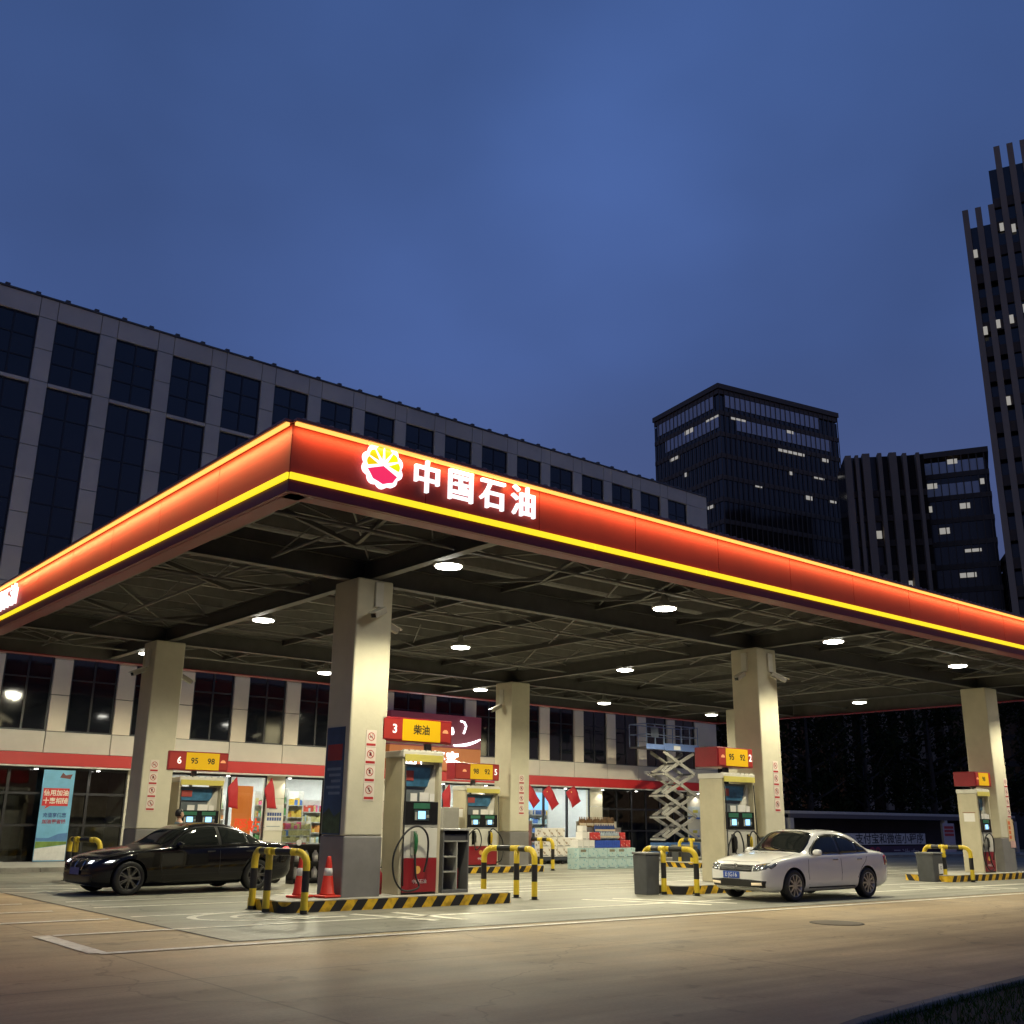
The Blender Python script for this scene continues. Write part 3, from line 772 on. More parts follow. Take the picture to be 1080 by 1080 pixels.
tl = tower('low dark block with a few lit windows at the foot of the tall right tower', 149.5, 66.5, R(-55), 22, 14, 41, 3.6, 1.2, lit=[('u',2,2,4),('u',3,3,3),('u',2,7,2),('u',4,1,5),('u',4,10,4)], crown=0, seed=9)
# tall tower at the right edge
tr = thing('tall_tower', 'tall stone-finned tower rising out of the picture at the right edge', 'building', (118.0, 53.6, -1), R(-67))
def rt(z0, z1, u0, u1, v0, v1): return MB().box(u0,u1,v0,v1,z0,z1)
rt(0,75.3,0,18,0,14).build('lower_shaft', tg, tr); rt(0,82.5,3.6,18,-.6,14).build('upper_shaft', tg, tr)
fl_ = MB()
z = 1
while z < 80:
    fl_.box(.05 if z < 73 else 3.7,17.9,-.9,-.62,z,z+1.3); z += 3.3
fl_.build('floor_bands', tfr, tr)
for i in range(12):
    x = i*1.5; top = 77.2 if x < 3.5 else 85.2
    MB().box(x,x+.7,-1.5,-.95,0,top).build('fin', P('tower_stone', (.32,.25,.17), .65, var=.15, scale=.1), tr)
for x, z in ((.7,70.6),(.7,60),(2.2,60.6),(2.2,50.5),(3.7,60.9),(4,73.5),(5.3,73),(5.3,62),(5.4,58)): MB().box(x,x+.45,-.96,-.91,z,z+1.1).build('lit_window', litw, tr)
WHITE_RZ = R(-1.5); BLK_Y = 22.2+.915

# ------------------------------------------------------------------ pump islands
ISL = {'B': (8.94, 14.07, 17.64), 'D': (18.95, 23.95, 17.64), 'E': (30.85, 36.3, 17.64), 'A': (8.95, 14.05, 27.94), 'C': (18.75, 24.0, 27.94), 'F': (31.2, 36.3, 27.94)}
where = {'B': 'front left island under the nearest column', 'D': 'front middle island behind the white car', 'E': 'front right island at the picture edge', 'A': 'back left island behind the black car', 'C': 'back middle island behind pump three', 'F': 'back right island behind the scissor lift'}
for k, (x0, x1, yc) in ISL.items():
    z = gz((x0+x1)/2, yc)
    t = thing('pump_island', 'raised kerb with black and yellow hazard stripes, '+where[k], 'pump island', ((x0+x1)/2, yc, z), 0, 'pump islands')
    hw, hy, r = (x1-x0)/2, .74, .22
    def rr(e):
        pts = []
        for cx, cy, a0 in ((hw-r,hy-r,0),(-hw+r,hy-r,90),(-hw+r,-hy+r,180),(hw-r,-hy+r,270)):
            for i in range(6): a = R(a0+18*i); pts.append((cx+(r+e)*math.cos(a), cy+(r+e)*math.sin(a)))
        return pts
    MB().prism(rr(0), 'xy', -.1, .185).build('kerb', kerb_m, t)
    MB().prism(rr(-.025), 'xy', .186, .203).build('top_slab', conc, t, bev=.006)

# ------------------------------------------------------------------ hoop guards
def guard(x, y, rz, lab):
    t = thing('guard_rail', lab, 'guard rail', (x, y, gz(x,y)), rz, 'hoop guards at the island ends')
    H_ = 1.0; rr_ = .062
    pts = [(.25,-1.02),(-.12,-.36),(-.06,.30)]
    def mz(p, i): return 1 if (p.z < .07 or .36 < p.z < .70) else 0
    zs = [0,.02,.07,.0701,.2,.36,.3601,.5,.70,.7001,.8]
    for i, (px, py) in enumerate(pts):
        path = [(px,py,z) for z in zs]
        if i != 1:
            q = pts[1]; d = Vector((q[0]-px, q[1]-py)).normalized()
            for a in range(1, 9):
                b = a*PI/16; path.append((px+d.x*.2*(1-math.cos(b)), py+d.y*.2*(1-math.cos(b)), .8+.2*math.sin(b)))
        else: path.append((px,py,H_-.02))
        MB().tube(path, rr_, 14, mf=mz).build('post', [yel_p, blk_p], t)
        MB().lathe([(.10,.0),(.10,.012),(.066,.012)], 16, (px,py,0)).build('foot_plate', blk_p, t)
    def rail(a, b):
        a, b = Vector((*a,H_)), Vector((*b,H_)); d = (b-a); l = d.length; d.normalize()
        a = a+d*.2
        n = [0,.02,.12,.1201,.25,.38,.3801,.5]
        L2 = (b-a).length
        path = [a+d*L2*k for k in (0,.2,.22,.6,.75,.7501,1)]
        MB().tube(path, rr_, 14, mf=lambda p, i: 1 if 1 <= i <= 3 else 0).build('rail', [yel_p, blk_p], t)
    rail(pts[0], pts[1]); rail(pts[2], pts[1])
    m = MB(); m.lathe([(.068,-.075),(.068,.075)], 14, (pts[1][0],pts[1][1],H_), 'y'); m.build('elbow_joint', yel_p, t)
    return t
g0 = {'A': 'left', 'B': 'left', 'D': 'left', 'E': 'left', 'C': 'left', 'F': 'left'}
guard(8.95, 17.64, 0, 'yellow and black hoop guard beside the two traffic cones by the nearest column')
guard(14.9, 17.64, PI, 'yellow and black hoop guard right of the grey tool cabinet by pump three')
guard(18.87, 17.55, 0, 'yellow and black hoop guard behind the tall grey bin left of the white car')
guard(31.45, 17.6, 0, 'yellow and black hoop guard beside the grey bin with a white notice, far right')
guard(8.95, 27.94, 0, 'yellow and black hoop guard at the nose of the black car')
guard(24.6, 27.94, PI, 'yellow and black hoop guard in front of the white carton stacks')
guard(31.8, 27.94, 0, 'yellow and black hoop guard below the scissor lift')
guard(24.4, 17.64, PI, 'yellow and black hoop guard hidden behind the tail of the white car')
guard(36.9, 27.94, PI, 'yellow and black hoop guard seen past the boot of the white car')
guard(18.6, 27.94, 0, 'yellow and black hoop guard behind pump three on the back island')

# ------------------------------------------------------------------ dispensers
poster_b = P('poster_blue', (.05,.16,.28), .3, var=.5, scale=2.5); poster_r = P('poster_red', (.34,.06,.05), .4)
black_gl = P('black_gloss', (.012,.013,.014), .18, var=.2); grn = P('green_panel', (.03,.14,.08), .4); nozg = P('green_nozzle', (.02,.15,.05), .4); nozy = P('yellow_nozzle', (.6,.42,.02), .4); nozb = P('black_nozzle', (.02,.02,.02), .4)
hat = P('header_yellow', (.60,.52,.12), .4, var=.06)
gold = P('emblem_gold', (.75,.42,.10), .4)
def mini_flower(parent, x, y, z, r, facing='f'):
    m = MB(); pts = []
    for i in range(40):
        a = 2*PI*i/40; q = r*(.9+.1*abs(math.cos(a*5))); pts.append((x+q*math.cos(a), z+q*math.sin(a)))
    m.prism([p for p in pts if p[1] >= z-.1*r] + [], 'xz', y, y-.006)
    o = m.build('emblem', gold, parent)
    m = MB(); m.prism([(x+r*.8*math.cos(R(200+140*i/12)), z-.02*r+r*.8*math.sin(R(200+140*i/12))) for i in range(13)], 'xz', y, y-.005); m.build('emblem_base', P('emblem_orange', (.7,.16,.06), .4), parent)
def dispenser(x0, x1, yf, depth, H_, lab, two, noz, txt=None, notice=False):
    w = x1-x0; t = thing('fuel_dispenser', lab, 'fuel dispenser', ((x0+x1)/2, yf, gz(x0,yf)+.203), 0, 'fuel dispensers on the islands')
    a = w/2; fr = .075
    # side cheeks with a sloping top, kept as one body with the back
    for sgn in (-1, 1):
        m = MB()
        m.box(sgn*a, sgn*(a-fr), 0, depth, 0, H_-.16)
        m.build('side_panel', tan_p, t, bev=.012)
    MB().box(-a+fr, a-fr, depth*.35, depth-.02, 0, H_*.62).build('body', white_p, t)
    m = MB(); m.box(-a-.015, a+.015, -.03, depth+.02, H_-.158, H_-.03); m.build('top_hood', white_p, t, bev=.015)
    MB().box(-a+.02, a-.02, -.05, -.031, H_-.235, H_-.10).build('header', hat, t, bev=.004)
    m = MB()
    for i in range(7): m.box(-a+w*(i+.1)/7, -a+w*(i+.8)/7, -.01, .05, H_-.03, H_-.008)
    m.build('hood_rib', white_p, t)
    MB().box(-a+fr, a-fr, depth*.30, depth*.345, H_*.62, H_-.27).build('back_panel', P('back_panel_grey', (.13,.15,.16), .35, var=.2), t)
    m = MB(); m.prism([(a-fr-.002,H_-.28),(a-fr-.002,H_*.64),(a-fr-.30*w,H_*.64)], 'xz', depth*.2, depth*.29); m.build('inner_gusset', white_p, t)
    # poster in the upper window
    MB().box(-a+fr+.03, a-fr-.12*w, depth*.24, depth*.25, H_*.74, H_-.33).build('poster', poster_b, t)
    MB().box(-a+fr+.06, -a+fr+.30*w, depth*.22, depth*.235, H_*.78, H_*.85).build('poster_badge', poster_r, t)
    m = MB()
    for i, (xx, ww) in enumerate(((-.28,.16),(-.05,.22),(.2,.12))): m.box(xx*w, xx*w+ww*w, -.004, .01, H_*.635, H_*.69+.02*(i==1))
    m.build('notice_card', white_m, t)
    # counter head with screens
    MB().box(-a+fr, a-fr, -.012, depth*.34, H_*.475, H_*.632).build('display_head', black_gl, t, bev=.012)
    n = 2 if two else 1
    for i in range(n):
        cx = (-a*.42 if i == 0 else a*.42) if two else 0
        MB().box(cx-.17, cx+.17, -.024, -.013, H_*.50, H_*.575).build('display_bezel', P('bezel_dark', (.03,.05,.05), .4), t, bev=.004)
        MB().box(cx-.085, cx+.085, -.030, -.025, H_*.512, H_*.566).build('screen', screen, t)
        MB().box(cx-.19, cx+.19, -.020, -.013, H_*.583, H_*.622).build('price_panel', grn, t)
        m = MB()
        for q in range(3):
            for r_ in range(2): m.box(cx+.11+.02*q, cx+.125+.02*q, -.031, -.025, H_*.52+.03*r_, H_*.53+.03*r_)
        m.build('keypad', lgrey_m, t)
        MB().box(cx-.16, cx-.11, -.030, -.0245, H_*.505, H_*.56).build('card_reader', lgrey_m, t)
    # lower front
    MB().box(-a+fr, a-fr, -.004, depth*.34, H_*.245, H_*.452).build('front_panel', white_p, t, bev=.006)
    MB().box(-a+fr, a-fr, .0, depth*.34, H_*.456, H_*.472).build('grey_band', lgrey_m, t)
    MB().box(-a+fr, a-fr, -.012, depth*.34, .04, H_*.242).build('lower_panel', red_p, t, bev=.006)
    MB().box(-a+.01, a-.01, .012, depth-.01, -.003, .038).build('base', blk_p, t)
    MB().prism([(-.05+.07*math.cos(i*PI/6), H_*.165+.07*math.sin(i*PI/6)) for i in range(7)]+[(.07*math.cos(PI+i*PI/6)*.95-.05, H_*.16+.06*math.sin(PI+i*PI/6)) for i in range(7)], 'xz', -.019, -.0125).build('emblem', gold, t)
    text('中国石油', .085, white_m, t, (.0, -.0135, H_*.085), depth=.002)
    # nozzles and looping hoses
    for i in range(n):
        cx = (-a*.50 if i == 0 else a*.46) if two else -a*.34
        MB().box(cx-.07, cx+.07, -.02, -.005, H_*.26, H_*.43).build('nozzle_boot', black_gl if two else lgrey_m, t, bev=.008)
        m = MB()
        m.tube([(cx,-.05,H_*.41),(cx,-.085,H_*.40),(cx,-.10,H_*.36),(cx+.005,-.085,H_*.31),(cx+.01,-.06,H_*.275)], [.03,.036,.040,.034,.026], 10)
        m.tube([(cx,-.05,H_*.41),(cx,-.02,H_*.425)], .014, 8)
        m.bar((cx,-.125,H_*.385),(cx,-.125,H_*.30), .018, .014)
        m.build('nozzle', noz[i], t)
        s_ = -1 if i == 0 else 1
        x_edge = s_*(a-.02)
        path = []
        P0 = Vector((cx+.01,-.06,H_*.275))
        # drop, sweep out past the cabinet edge, rise and come over the top of the boot to the high outlet
        ctrl = [P0, Vector((cx+s_*.00,-.12,H_*.13)), Vector((cx-s_*.05,-.16,H_*.05)), Vector((x_edge+s_*.02,-.17,H_*.035)), Vector((x_edge+s_*.22,-.15,H_*.13)), Vector((x_edge+s_*.22,-.13,H_*.28)), Vector((x_edge-s_*.02,-.14,H_*.42)), Vector((cx,-.16,H_*.462)), Vector((cx-s_*.22,-.15,H_*.40)), Vector((cx-s_*.26,-.12,H_*.26)), Vector((cx-s_*.2,-.10,H_*.15))] if not two else \
               [P0, Vector((cx,-.14,H_*.20)), Vector((cx-s_*.15,-.17,H_*.24)), Vector((cx-s_*.20,-.16,H_*.34)), Vector((cx-s_*.08,-.16,H_*.445)), Vector((cx+s_*.10,-.15,H_*.445)), Vector((x_edge+s_*.03,-.14,H_*.34)), Vector((x_edge+s_*.10,-.14,H_*.20)), Vector((x_edge+s_*.03,-.13,H_*.07)), Vector((x_edge-s_*.10,-.04,H_*.04))]
        cc = [ctrl[0]]+ctrl+[ctrl[-1]]
        for q in range(len(ctrl)-1):
            p0,p1,p2,p3 = cc[q:q+4]
            for r_ in range(7):
                u = r_/7; path.append(.5*((2*p1)+(p2-p0)*u+(2*p0-5*p1+4*p2-p3)*u*u+(3*p1-p0-3*p2+p3)*u**3))
        path.append(ctrl[-1])
        MB().tube(path, .019, 8).build('hose', rub, t)
        # second run from the head down the cheek
        MB().tube([(x_edge-s_*.03,-.02,H_-.30),(x_edge-s_*.04,-.045,H_*.70),(x_edge-s_*.03,-.05,H_*.5),(x_edge-s_*.02,-.06,H_*.3),(x_edge-s_*.04,-.07,H_*.06)], .014, 7).build('hose', rub, t)
    if notice:
        MB().box(-a-.004, -a-.0005, depth*.2, depth*.75, H_*.60, H_*.70).build('side_notice', white_m, t)
        MB().box(-a-.005, -a-.0005, depth*.15, depth*.8, H_*.705, H_*.712).build('side_line', P('brown_line', (.25,.08,.04), .5), t)
    return t
dispenser(11.50, 12.44, 17.25, .62, 2.68, 'narrow diesel dispenser numbered three with one green nozzle on the nearest island', False, [nozg])
dispenser(21.05, 22.31, 17.25, .76, 2.62, 'tall cream dispenser numbered two with two lit screens behind the bonnet of the white car', True, [nozb, nozy])
dispenser(33.77, 34.59, 17.25, .66, 2.60, 'narrow cream dispenser with red lower panel at the far right island', False, [nozb], notice=True)
dispenser(11.30, 12.55, 27.55, .80, 2.42, 'dispenser numbered six with two blue screens above the roof of the black car', True, [nozb, nozy])
dispenser(20.83, 22.22, 27.55, .70, 2.48, 'dispenser numbered five with a black and a yellow nozzle on the back middle island', True, [nozb, nozy], notice=True)
dispenser(33.9, 34.9, 27.55, .70, 2.45, 'dispenser mostly hidden behind the front right fuel dispenser and the white car', True, [nozb, nozy])

def board(x0, x1, y, z0, z1, depth, lab, num, grades, num_left, panel, post):
    t = thing('pump_number_sign', lab, 'pump sign', ((x0+x1)/2, y, z0), 0, 'red and yellow grade boards above the dispensers')
    a = (x1-x0)/2; h = z1-z0
    MB().box(-a, a, 0, depth, 0, h).build('case', P('sign_case_red', (.26,.010,.018), .35, coat=.2), t, bev=.025)
    MB().box(-a+.04, a-.04, -.012, -.001, .045, h-.045).build('face', red_s, t)
    p0, p1 = panel
    MB().box(-a+p0*2*a, -a+p1*2*a, -.018, -.013, .03, h-.03).build('grade_panel', yel_s, t)
    ink = P('grade_ink', (.03,.025,.01), .6)
    for k, gtxt in enumerate(grades):
        x = -a+2*a*(p0+(p1-p0)*((k+.5)/len(grades)))
        text(gtxt, h*.42, ink, t, (x, -.020, h*.5), depth=.002, bold=.004)
    if num: text(num, h*.50, EM('number_white', (1,.95,.9), .9), t, (-a+2*a*(p0*.62 if num_left else (p1+(1-p1)*.45)), -.016, h*.5), depth=.003, bold=.004)
    fx = -a+2*a*((p1+(1-p1)*.42) if num_left else p0*.62)
    m = MB(); m.prism([(fx+h*.15*math.cos(i*PI/7), h*.46+h*.15*math.sin(i*PI/7)) for i in range(8)], 'xz', -.02, -.0125); m.build('emblem', EM('board_emblem', (.8,.33,.14), .6), t)
    m = MB()
    for px in post: m.box(px-.06, px+.06, depth*.4, depth*.4+.1, -.34, 0)
    m.build('post', grey_m, t)
    return t
board(10.95, 12.62, 17.2, 3.00, 3.47, .42, 'red and yellow board numbered 3 reading diesel above the nearest dispenser', '3', ['柴油'], True, (.28,.82), (.4,))
board(10.88, 12.58, 27.45, 2.72, 3.22, .5, 'red and yellow board numbered 6 with grades 95 and 98 above the black car', '6', ['95', '98'], True, (.29,.84), (0,))
board(20.25, 22.08, 27.4, 2.78, 3.31, .45, 'dark red board numbered 5 with two grades above the back middle dispenser', '5', ['98', '92'], False, (.34,.84), (0,))
board(20.85, 22.25, 17.2, 2.91, 3.40, .75, 'red and yellow board numbered 2 above the dispenser behind the white car', '2', ['95', '92'], False, (.22,.84), (0,))
board(33.72, 34.75, 17.2, 2.80, 3.26, .75, 'small red board with one grade above the far right dispenser', None, ['98'], False, (.20,.82), (0,))

# grey service cabinets beside the dispensers
t = thing('tool_cabinet', 'dark grey open cabinet with shelves right of pump three', 'cabinet', (12.86, 17.28, gz(12.8,17.3)+.203))
m = MB(); m.box(-.32,-.29,0,.5,0,1.16); m.box(.29,.32,0,.5,0,1.16); m.box(-.29,.29,.46,.5,0,1.16); m.box(-.29,.29,0,.46,0,.06)
m.build('carcass', grey_m, t, bev=.008)
MB().box(-.34,.34,-.02,.52,1.162,1.20).build('top', P('cabinet_top', (.32,.32,.31), .35), t, bev=.008)
for z in (.38,.66,.95): MB().box(-.29,.29 if z > .9 else .02,.01,.46,z,z+.025).build('shelf', lgrey_m, t)
MB().box(.02,.045,.01,.46,.06,.95).build('divider', lgrey_m, t)
MB().box(-.28,.28,.03,.4,.976,1.09).build('drawer', P('drawer_dark', (.05,.05,.055), .4), t, bev=.01)
fe = thing('fire_extinguisher', 'slim dark red fire extinguisher standing inside the grey cabinet', 'fire extinguisher', (12.99, 17.46, gz(12.8,17.3)+.264))
MB().lathe([(.01,0),(.058,.01),(.06,.30),(.055,.38),(.02,.43),(.018,.46)], 16).build('cylinder', P('dark_red', (.30,.012,.02), .35), fe)
MB().bar((-.05,0,.47),(.04,0,.49),.03,.02).build('handle', blk_p, fe)
fe2 = dup(fe, (11.27, 17.55, gz(11.2,17.6)+.203), None, 'small red fire extinguisher on the island between the nearest column and pump three')
t = thing('service_kiosk', 'tall plain grey metal kiosk standing left of the dispenser numbered five', 'kiosk', (20.25, 27.5, gz(20,27.5)+.203))
MB().box(-.30,.30,0,.5,.1,1.78).build('cabinet', P('kiosk_grey', (.30,.29,.26), .45, var=.06, dirt=.1), t, bev=.02)
MB().box(-.24,.24,-.008,-.001,.3,1.66).build('door', P('kiosk_door', (.27,.26,.235), .42, var=.05), t, bev=.004)
MB().box(-.28,.28,.02,.48,0,.098).build('base', blk_p, t); MB().box(.17,.20,-.03,-.009,.95,1.1).build('handle', lgrey_m, t)
t = thing('service_kiosk', 'dark vending kiosk standing right of the back middle column', 'kiosk', (24.25, 28.6, gz(24,28.5)))
MB().box(-.32,.32,0,.5,.1,1.62).build('cabinet', P('kiosk_brown', (.16,.14,.13), .45), t, bev=.02); MB().box(-.26,.26,-.01,-.001,.8,1.5).build('front_panel', P('kiosk_front', (.22,.10,.10), .4, var=.5, scale=5), t); MB().box(-.3,.3,.03,.47,0,.098).build('base', blk_p, t)

# ------------------------------------------------------------------ notices on the columns, cameras, posters
plate_m = P('notice_plate', (.70,.62,.54), .5, var=.03)
def sgn_plate(cx, y, z, w, h, lab, kind):
    t = thing('prohibition_plate', lab, 'safety notice', (cx, y, z), 0, 'prohibition plates on the columns')
    MB().box(-w/2,w/2,-.008,0,-h/2,h/2).build('plate', plate_m, t, bev=.003)
    m = MB(); r = w*.34; N = 26
    for i in range(N):
        a, b = 2*PI*i/N, 2*PI*(i+1)/N
        m.face([(r*math.cos(a),-.0095,h*.12+r*math.sin(a)),(r*math.cos(b),-.0095,h*.12+r*math.sin(b)),(r*.82*math.cos(b),-.0095,h*.12+r*.82*math.sin(b)),(r*.82*math.cos(a),-.0095,h*.12+r*.82*math.sin(a))])
    m.bar((-r*.62,-.0105,h*.12+r*.62),(r*.62,-.0105,h*.12-r*.62),.001,.014); m.build('ring', no_red, t)
    ic = MB()
    if kind == 0: ic.bar((-r*.5,-.0088,h*.10),(r*.4,-.0088,h*.10),.001,.02); ic.bar((r*.45,-.0088,h*.16),(r*.3,-.0088,h*.30),.001,.008)
    elif kind == 1: ic.prism([(-r*.4,h*.03),(r*.4,h*.03),(r*.25,h*.18),(0,h*.28),(-r*.25,h*.18)], 'xz', -.0092, -.0085)
    elif kind == 2: ic.box(-r*.22,r*.22,-.0092,-.0085,h*.02,h*.26)
    else: ic.bar((-r*.1,-.0088,h*.25),(r*.05,-.0088,h*.02),.001,.04); ic.bar((r*.05,-.0088,h*.08),(r*.4,-.0088,h*.04),.001,.03)
    ic.build('pictogram', blk_p, t)
    MB().box(-w*.44,w*.44,-.0105,-.0081,-h*.42,-h*.28).build('caption_band', no_red, t)
    return t
ordn = ['topmost', 'second', 'third', 'lowest']; kinds_ = ['no smoking', 'no open fire', 'no mobile phone', 'no refuelling with engine on']
colname_ = {'B': 'nearest column', 'D': 'column behind the white car', 'E': 'right edge column', 'A': 'left column behind the black car', 'C': 'back middle column'}
for k, cx, y, zt in (('B', 10.72, 17.198, 3.02), ('D', 23.17, 17.198, 2.98), ('E', 35.72, 17.198, 2.95), ('A', 10.55, 27.498, 2.80), ('C', 23.12, 27.498, 2.86)):
    for i in range(4):
        sgn_plate(cx, y, zt-i*.325, .23, .315, f'{ordn[i]} of four white prohibition plates on the {colname_[k]}', i)
t = thing('vertical_notice', 'orange and cream vertical notice on the right edge column', 'notice', (35.70, 17.194, 1.5))
MB().box(-.2,.2,-.008,0,-.42,.28).build('plate', P('notice_cream', (.62,.46,.28), .5), t); m = MB()
for i in range(4): m.box(-.14,.0,-.0095,-.0082,-.34+i*.15,-.23+i*.15)
m.build('orange_block', P('notice_orange', (.6,.12,.03), .5), t); MB().box(-.12,.22,-.012,-.0085,-.62,-.40).build('pink_slip', P('pink_paper', (.62,.38,.34), .6), t)
# dark blue poster on the shaded side of the nearest column
t = thing('column_poster', 'dark blue poster with a red heading on the shaded side of the nearest column', 'poster', (10.246, 17.68, 2.25))
MB().box(-.012,0,-.33,.33,-.98,.98).build('panel', P('poster_navy', (.03,.075,.16), .35, var=.35, scale=1.5), t, bev=.004)
MB().box(-.016,-.013,-.28,.26,.36,.66).build('red_heading', P('poster_heading', (.30,.03,.03), .4, var=.2), t)
m = MB()
for i in range(5): m.box(-.016,-.013,-.26,.24-.08*(i%3),.18-i*.11,.23-i*.11)
m.build('text_line', P('poster_text', (.18,.24,.32), .5), t)
m = MB(); m.prism([(-.32,-.95),(.32,-.95),(.32,-.62),(.1,-.5),(-.1,-.66),(-.32,-.56)], 'yz', -.016, -.013); m.build('hill_picture', P('poster_green', (.06,.10,.05), .5, var=.5), t)
# security cameras
def seccam(x, y, z, rz, lab, dirx):
    t = thing('security_camera', lab, 'security camera', (x, y, z), rz, 'security cameras on the column tops')
    MB().box(-.09,.09,-.07,0,.05,.55).build('junction_box', white_p, t, bev=.012)
    MB().tube([(0,-.035,.05),(0,-.12,-.02),(.0,-.16,-.12)], .025, 8).build('bracket', lgrey_m, t)
    m = MB(); M = Matrix.Translation((0,-.16,-.05)) @ Matrix.Rotation(R(dirx),4,'Z') @ Matrix.Rotation(R(24),4,'X')
    m.box(-.065,.065,-.34,.10,-.055,.055,0,M); m.build('camera_body', P('camera_shell', (.42,.40,.34), .4), t, bev=.012)
    m = MB(); m.box(-.08,.08,-.40,.08,.058,.07,0,M); m.build('sun_hood', white_p, t, bev=.004)
    m = MB(); m.box(-.05,.05,-.346,-.341,-.04,.04,0,M); m.build('lens', black_gl, t)
seccam(10.72, 17.2, 5.50, 0, 'beige security camera on the lit face of the nearest column', -62)
seccam(11.072, 17.75, 5.42, PI/2, 'beige security camera on the right side of the nearest column', -10)
seccam(22.65, 17.6, 5.42, -PI/2, 'beige security camera on the left side of the column behind the white car', 10)
seccam(23.15, 17.2, 5.42, 0, 'beige security camera on the lit face of the column behind the white car', 55)
seccam(10.25, 27.9, 5.35, -PI/2, 'beige security camera on the left side of the left back column', 20)
seccam(11.07, 28.0, 5.30, PI/2, 'beige security camera on the right side of the left back column', 0)
seccam(22.65, 28.0, 5.3, -PI/2, 'beige security camera on the left side of the back middle column', 0)

# ------------------------------------------------------------------ cones, bins, racks
conem = P('cone_orange', (.62,.035,.015), .45, var=.08, dirt=.1); refl = P('reflective_band', (.62,.60,.58), .35)
def cone(x, y, lab, tilt=0):
    t = thing('traffic_cone', lab, 'traffic cone', (x, y, gz(x,y)+.203), tilt, 'traffic cones')
    MB().box(-.18,.18,-.18,.18,0,.045).build('base', conem, t, bev=.02)
    MB().lathe([(.14,.045),(.135,.07),(.125,.08),(.052,.60),(.035,.70),(.03,.705)], 22).build('body', conem, t)
    f = lambda z: .125+(.052-.125)*(z-.08)/.52+.002
    MB().lathe([(f(.37),.37),(f(.50),.50)], 22).build('band', refl, t)
cone(10.06, 17.36, 'orange traffic cone with a white band against the shaded side of the nearest column', .1)
cone(9.62, 17.56, 'orange traffic cone half hidden behind the hoop guard near the nearest column', .4)
binm = P('bin_grey', (.075,.078,.082), .55, var=.12, dirt=.2)
def bin_(x, y, w, h, lab, notice):
    t = thing('waste_bin', lab, 'waste bin', (x, y, gz(x,y)), 0, 'grey waste bins')
    m = MB(); a, b = w/2, w/2*.93
    v0 = [(-b,-b,0),(b,-b,0),(b,b,0),(-b,b,0)]; v1 = [(-a,-a,h-.05),(a,-a,h-.05),(a,a,h-.05),(-a,a,h-.05)]
    A = [m.b.verts.new(p) for p in v0]; B = [m.b.verts.new(p) for p in v1]
    m.b.faces.new(A[::-1]); m.b.faces.new(B)
    for i in range(4): m.b.faces.new((A[i],A[(i+1)%4],B[(i+1)%4],B[i]))
    m.build('body', binm, t, bev=.025)
    m = MB(); m.box(-a-.015,a+.015,-a-.015,a+.015,h-.049,h); m.build('rim', P('bin_rim', (.16,.16,.155), .5), t, bev=.012)
    if notice:
        m = MB(); m.box(.03*w,.42*w,-a-.006,-a+.02,h*.28,h*.62); m.build('notice', white_m, t)
        m = MB(); r = w*.09
        for i in range(16):
            p, q = 2*PI*i/16, 2*PI*(i+1)/16
            m.face([(.22*w+r*math.cos(p),-a-.0075,h*.48+r*math.sin(p)),(.22*w+r*math.cos(q),-a-.0075,h*.48+r*math.sin(q)),(.22*w+r*.7*math.cos(q),-a-.0075,h*.48+r*.7*math.sin(q)),(.22*w+r*.7*math.cos(p),-a-.0075,h*.48+r*.7*math.sin(p))])
        m.build('notice_ring', blk_p, t)
bin_(18.45, 17.45, .44, .92, 'tall plain dark grey bin left of the white car', False)
bin_(30.85, 17.45, .56, .84, 'grey bin with a white notice at the far right hoop guard', True)
bin_(32.2, 28.4, .72, .80, 'grey bin with a white notice below the scissor lift', True)
# black rack of white canisters and red box left of the nearest column
t = thing('bottle_rack', 'black wire rack of white bottles left of the nearest column', 'rack', (13.68, 24.4, gz(13.7,24.4)))
m = MB(); m.box(-.55,.55,.3,.34,0,.95)
for z in (.1,.5,.92): m.box(-.55,.55,0,.3,z,z+.03)
for x in (-.55,.52): m.box(x,x+.03,0,.3,0,.92)
m.build('frame', blk_p, t)
wb = MB().lathe([(.01,0),(.075,.01),(.08,.17),(.05,.22),(.03,.24),(.03,.27),(.01,.27)], 12).build('bottle', white_m, t, loc=(-.40,.16,.131))
for i in range(8):
    if i == 0: continue
    c = wb.copy(); C.objects.link(c); c.parent = t; c.location = (-.40+(i%4)*.27, .16, .131+.4*(i//4))
MB().lathe([(.07,-.01),(.07,.01)], 24, (-.44,-.02,.99), 'y').build('round_sign', white_m, t)
t = thing('fire_cart', 'dark red wheeled fire extinguisher box behind the tail of the black car', 'fire cart', (12.75, 24.9, gz(12.7,24.9)))
MB().box(-.35,.25,0,.4,.5,.93).build('box', P('dark_red_box', (.28,.015,.015), .4), t, bev=.02); m = MB(); m.lathe([(.16,-.04),(.16,.04)], 16, (-.25,.2,.16), 'y'); m.lathe([(.16,-.04),(.16,.04)], 16, (.25,.2,.16), 'y'); m.bar((-.25,.2,.16),(-.25,.2,.5),.04,.04); m.bar((.25,.2,.16),(.25,.2,.5),.04,.04); m.build('wheel_frame', blk_p, t)

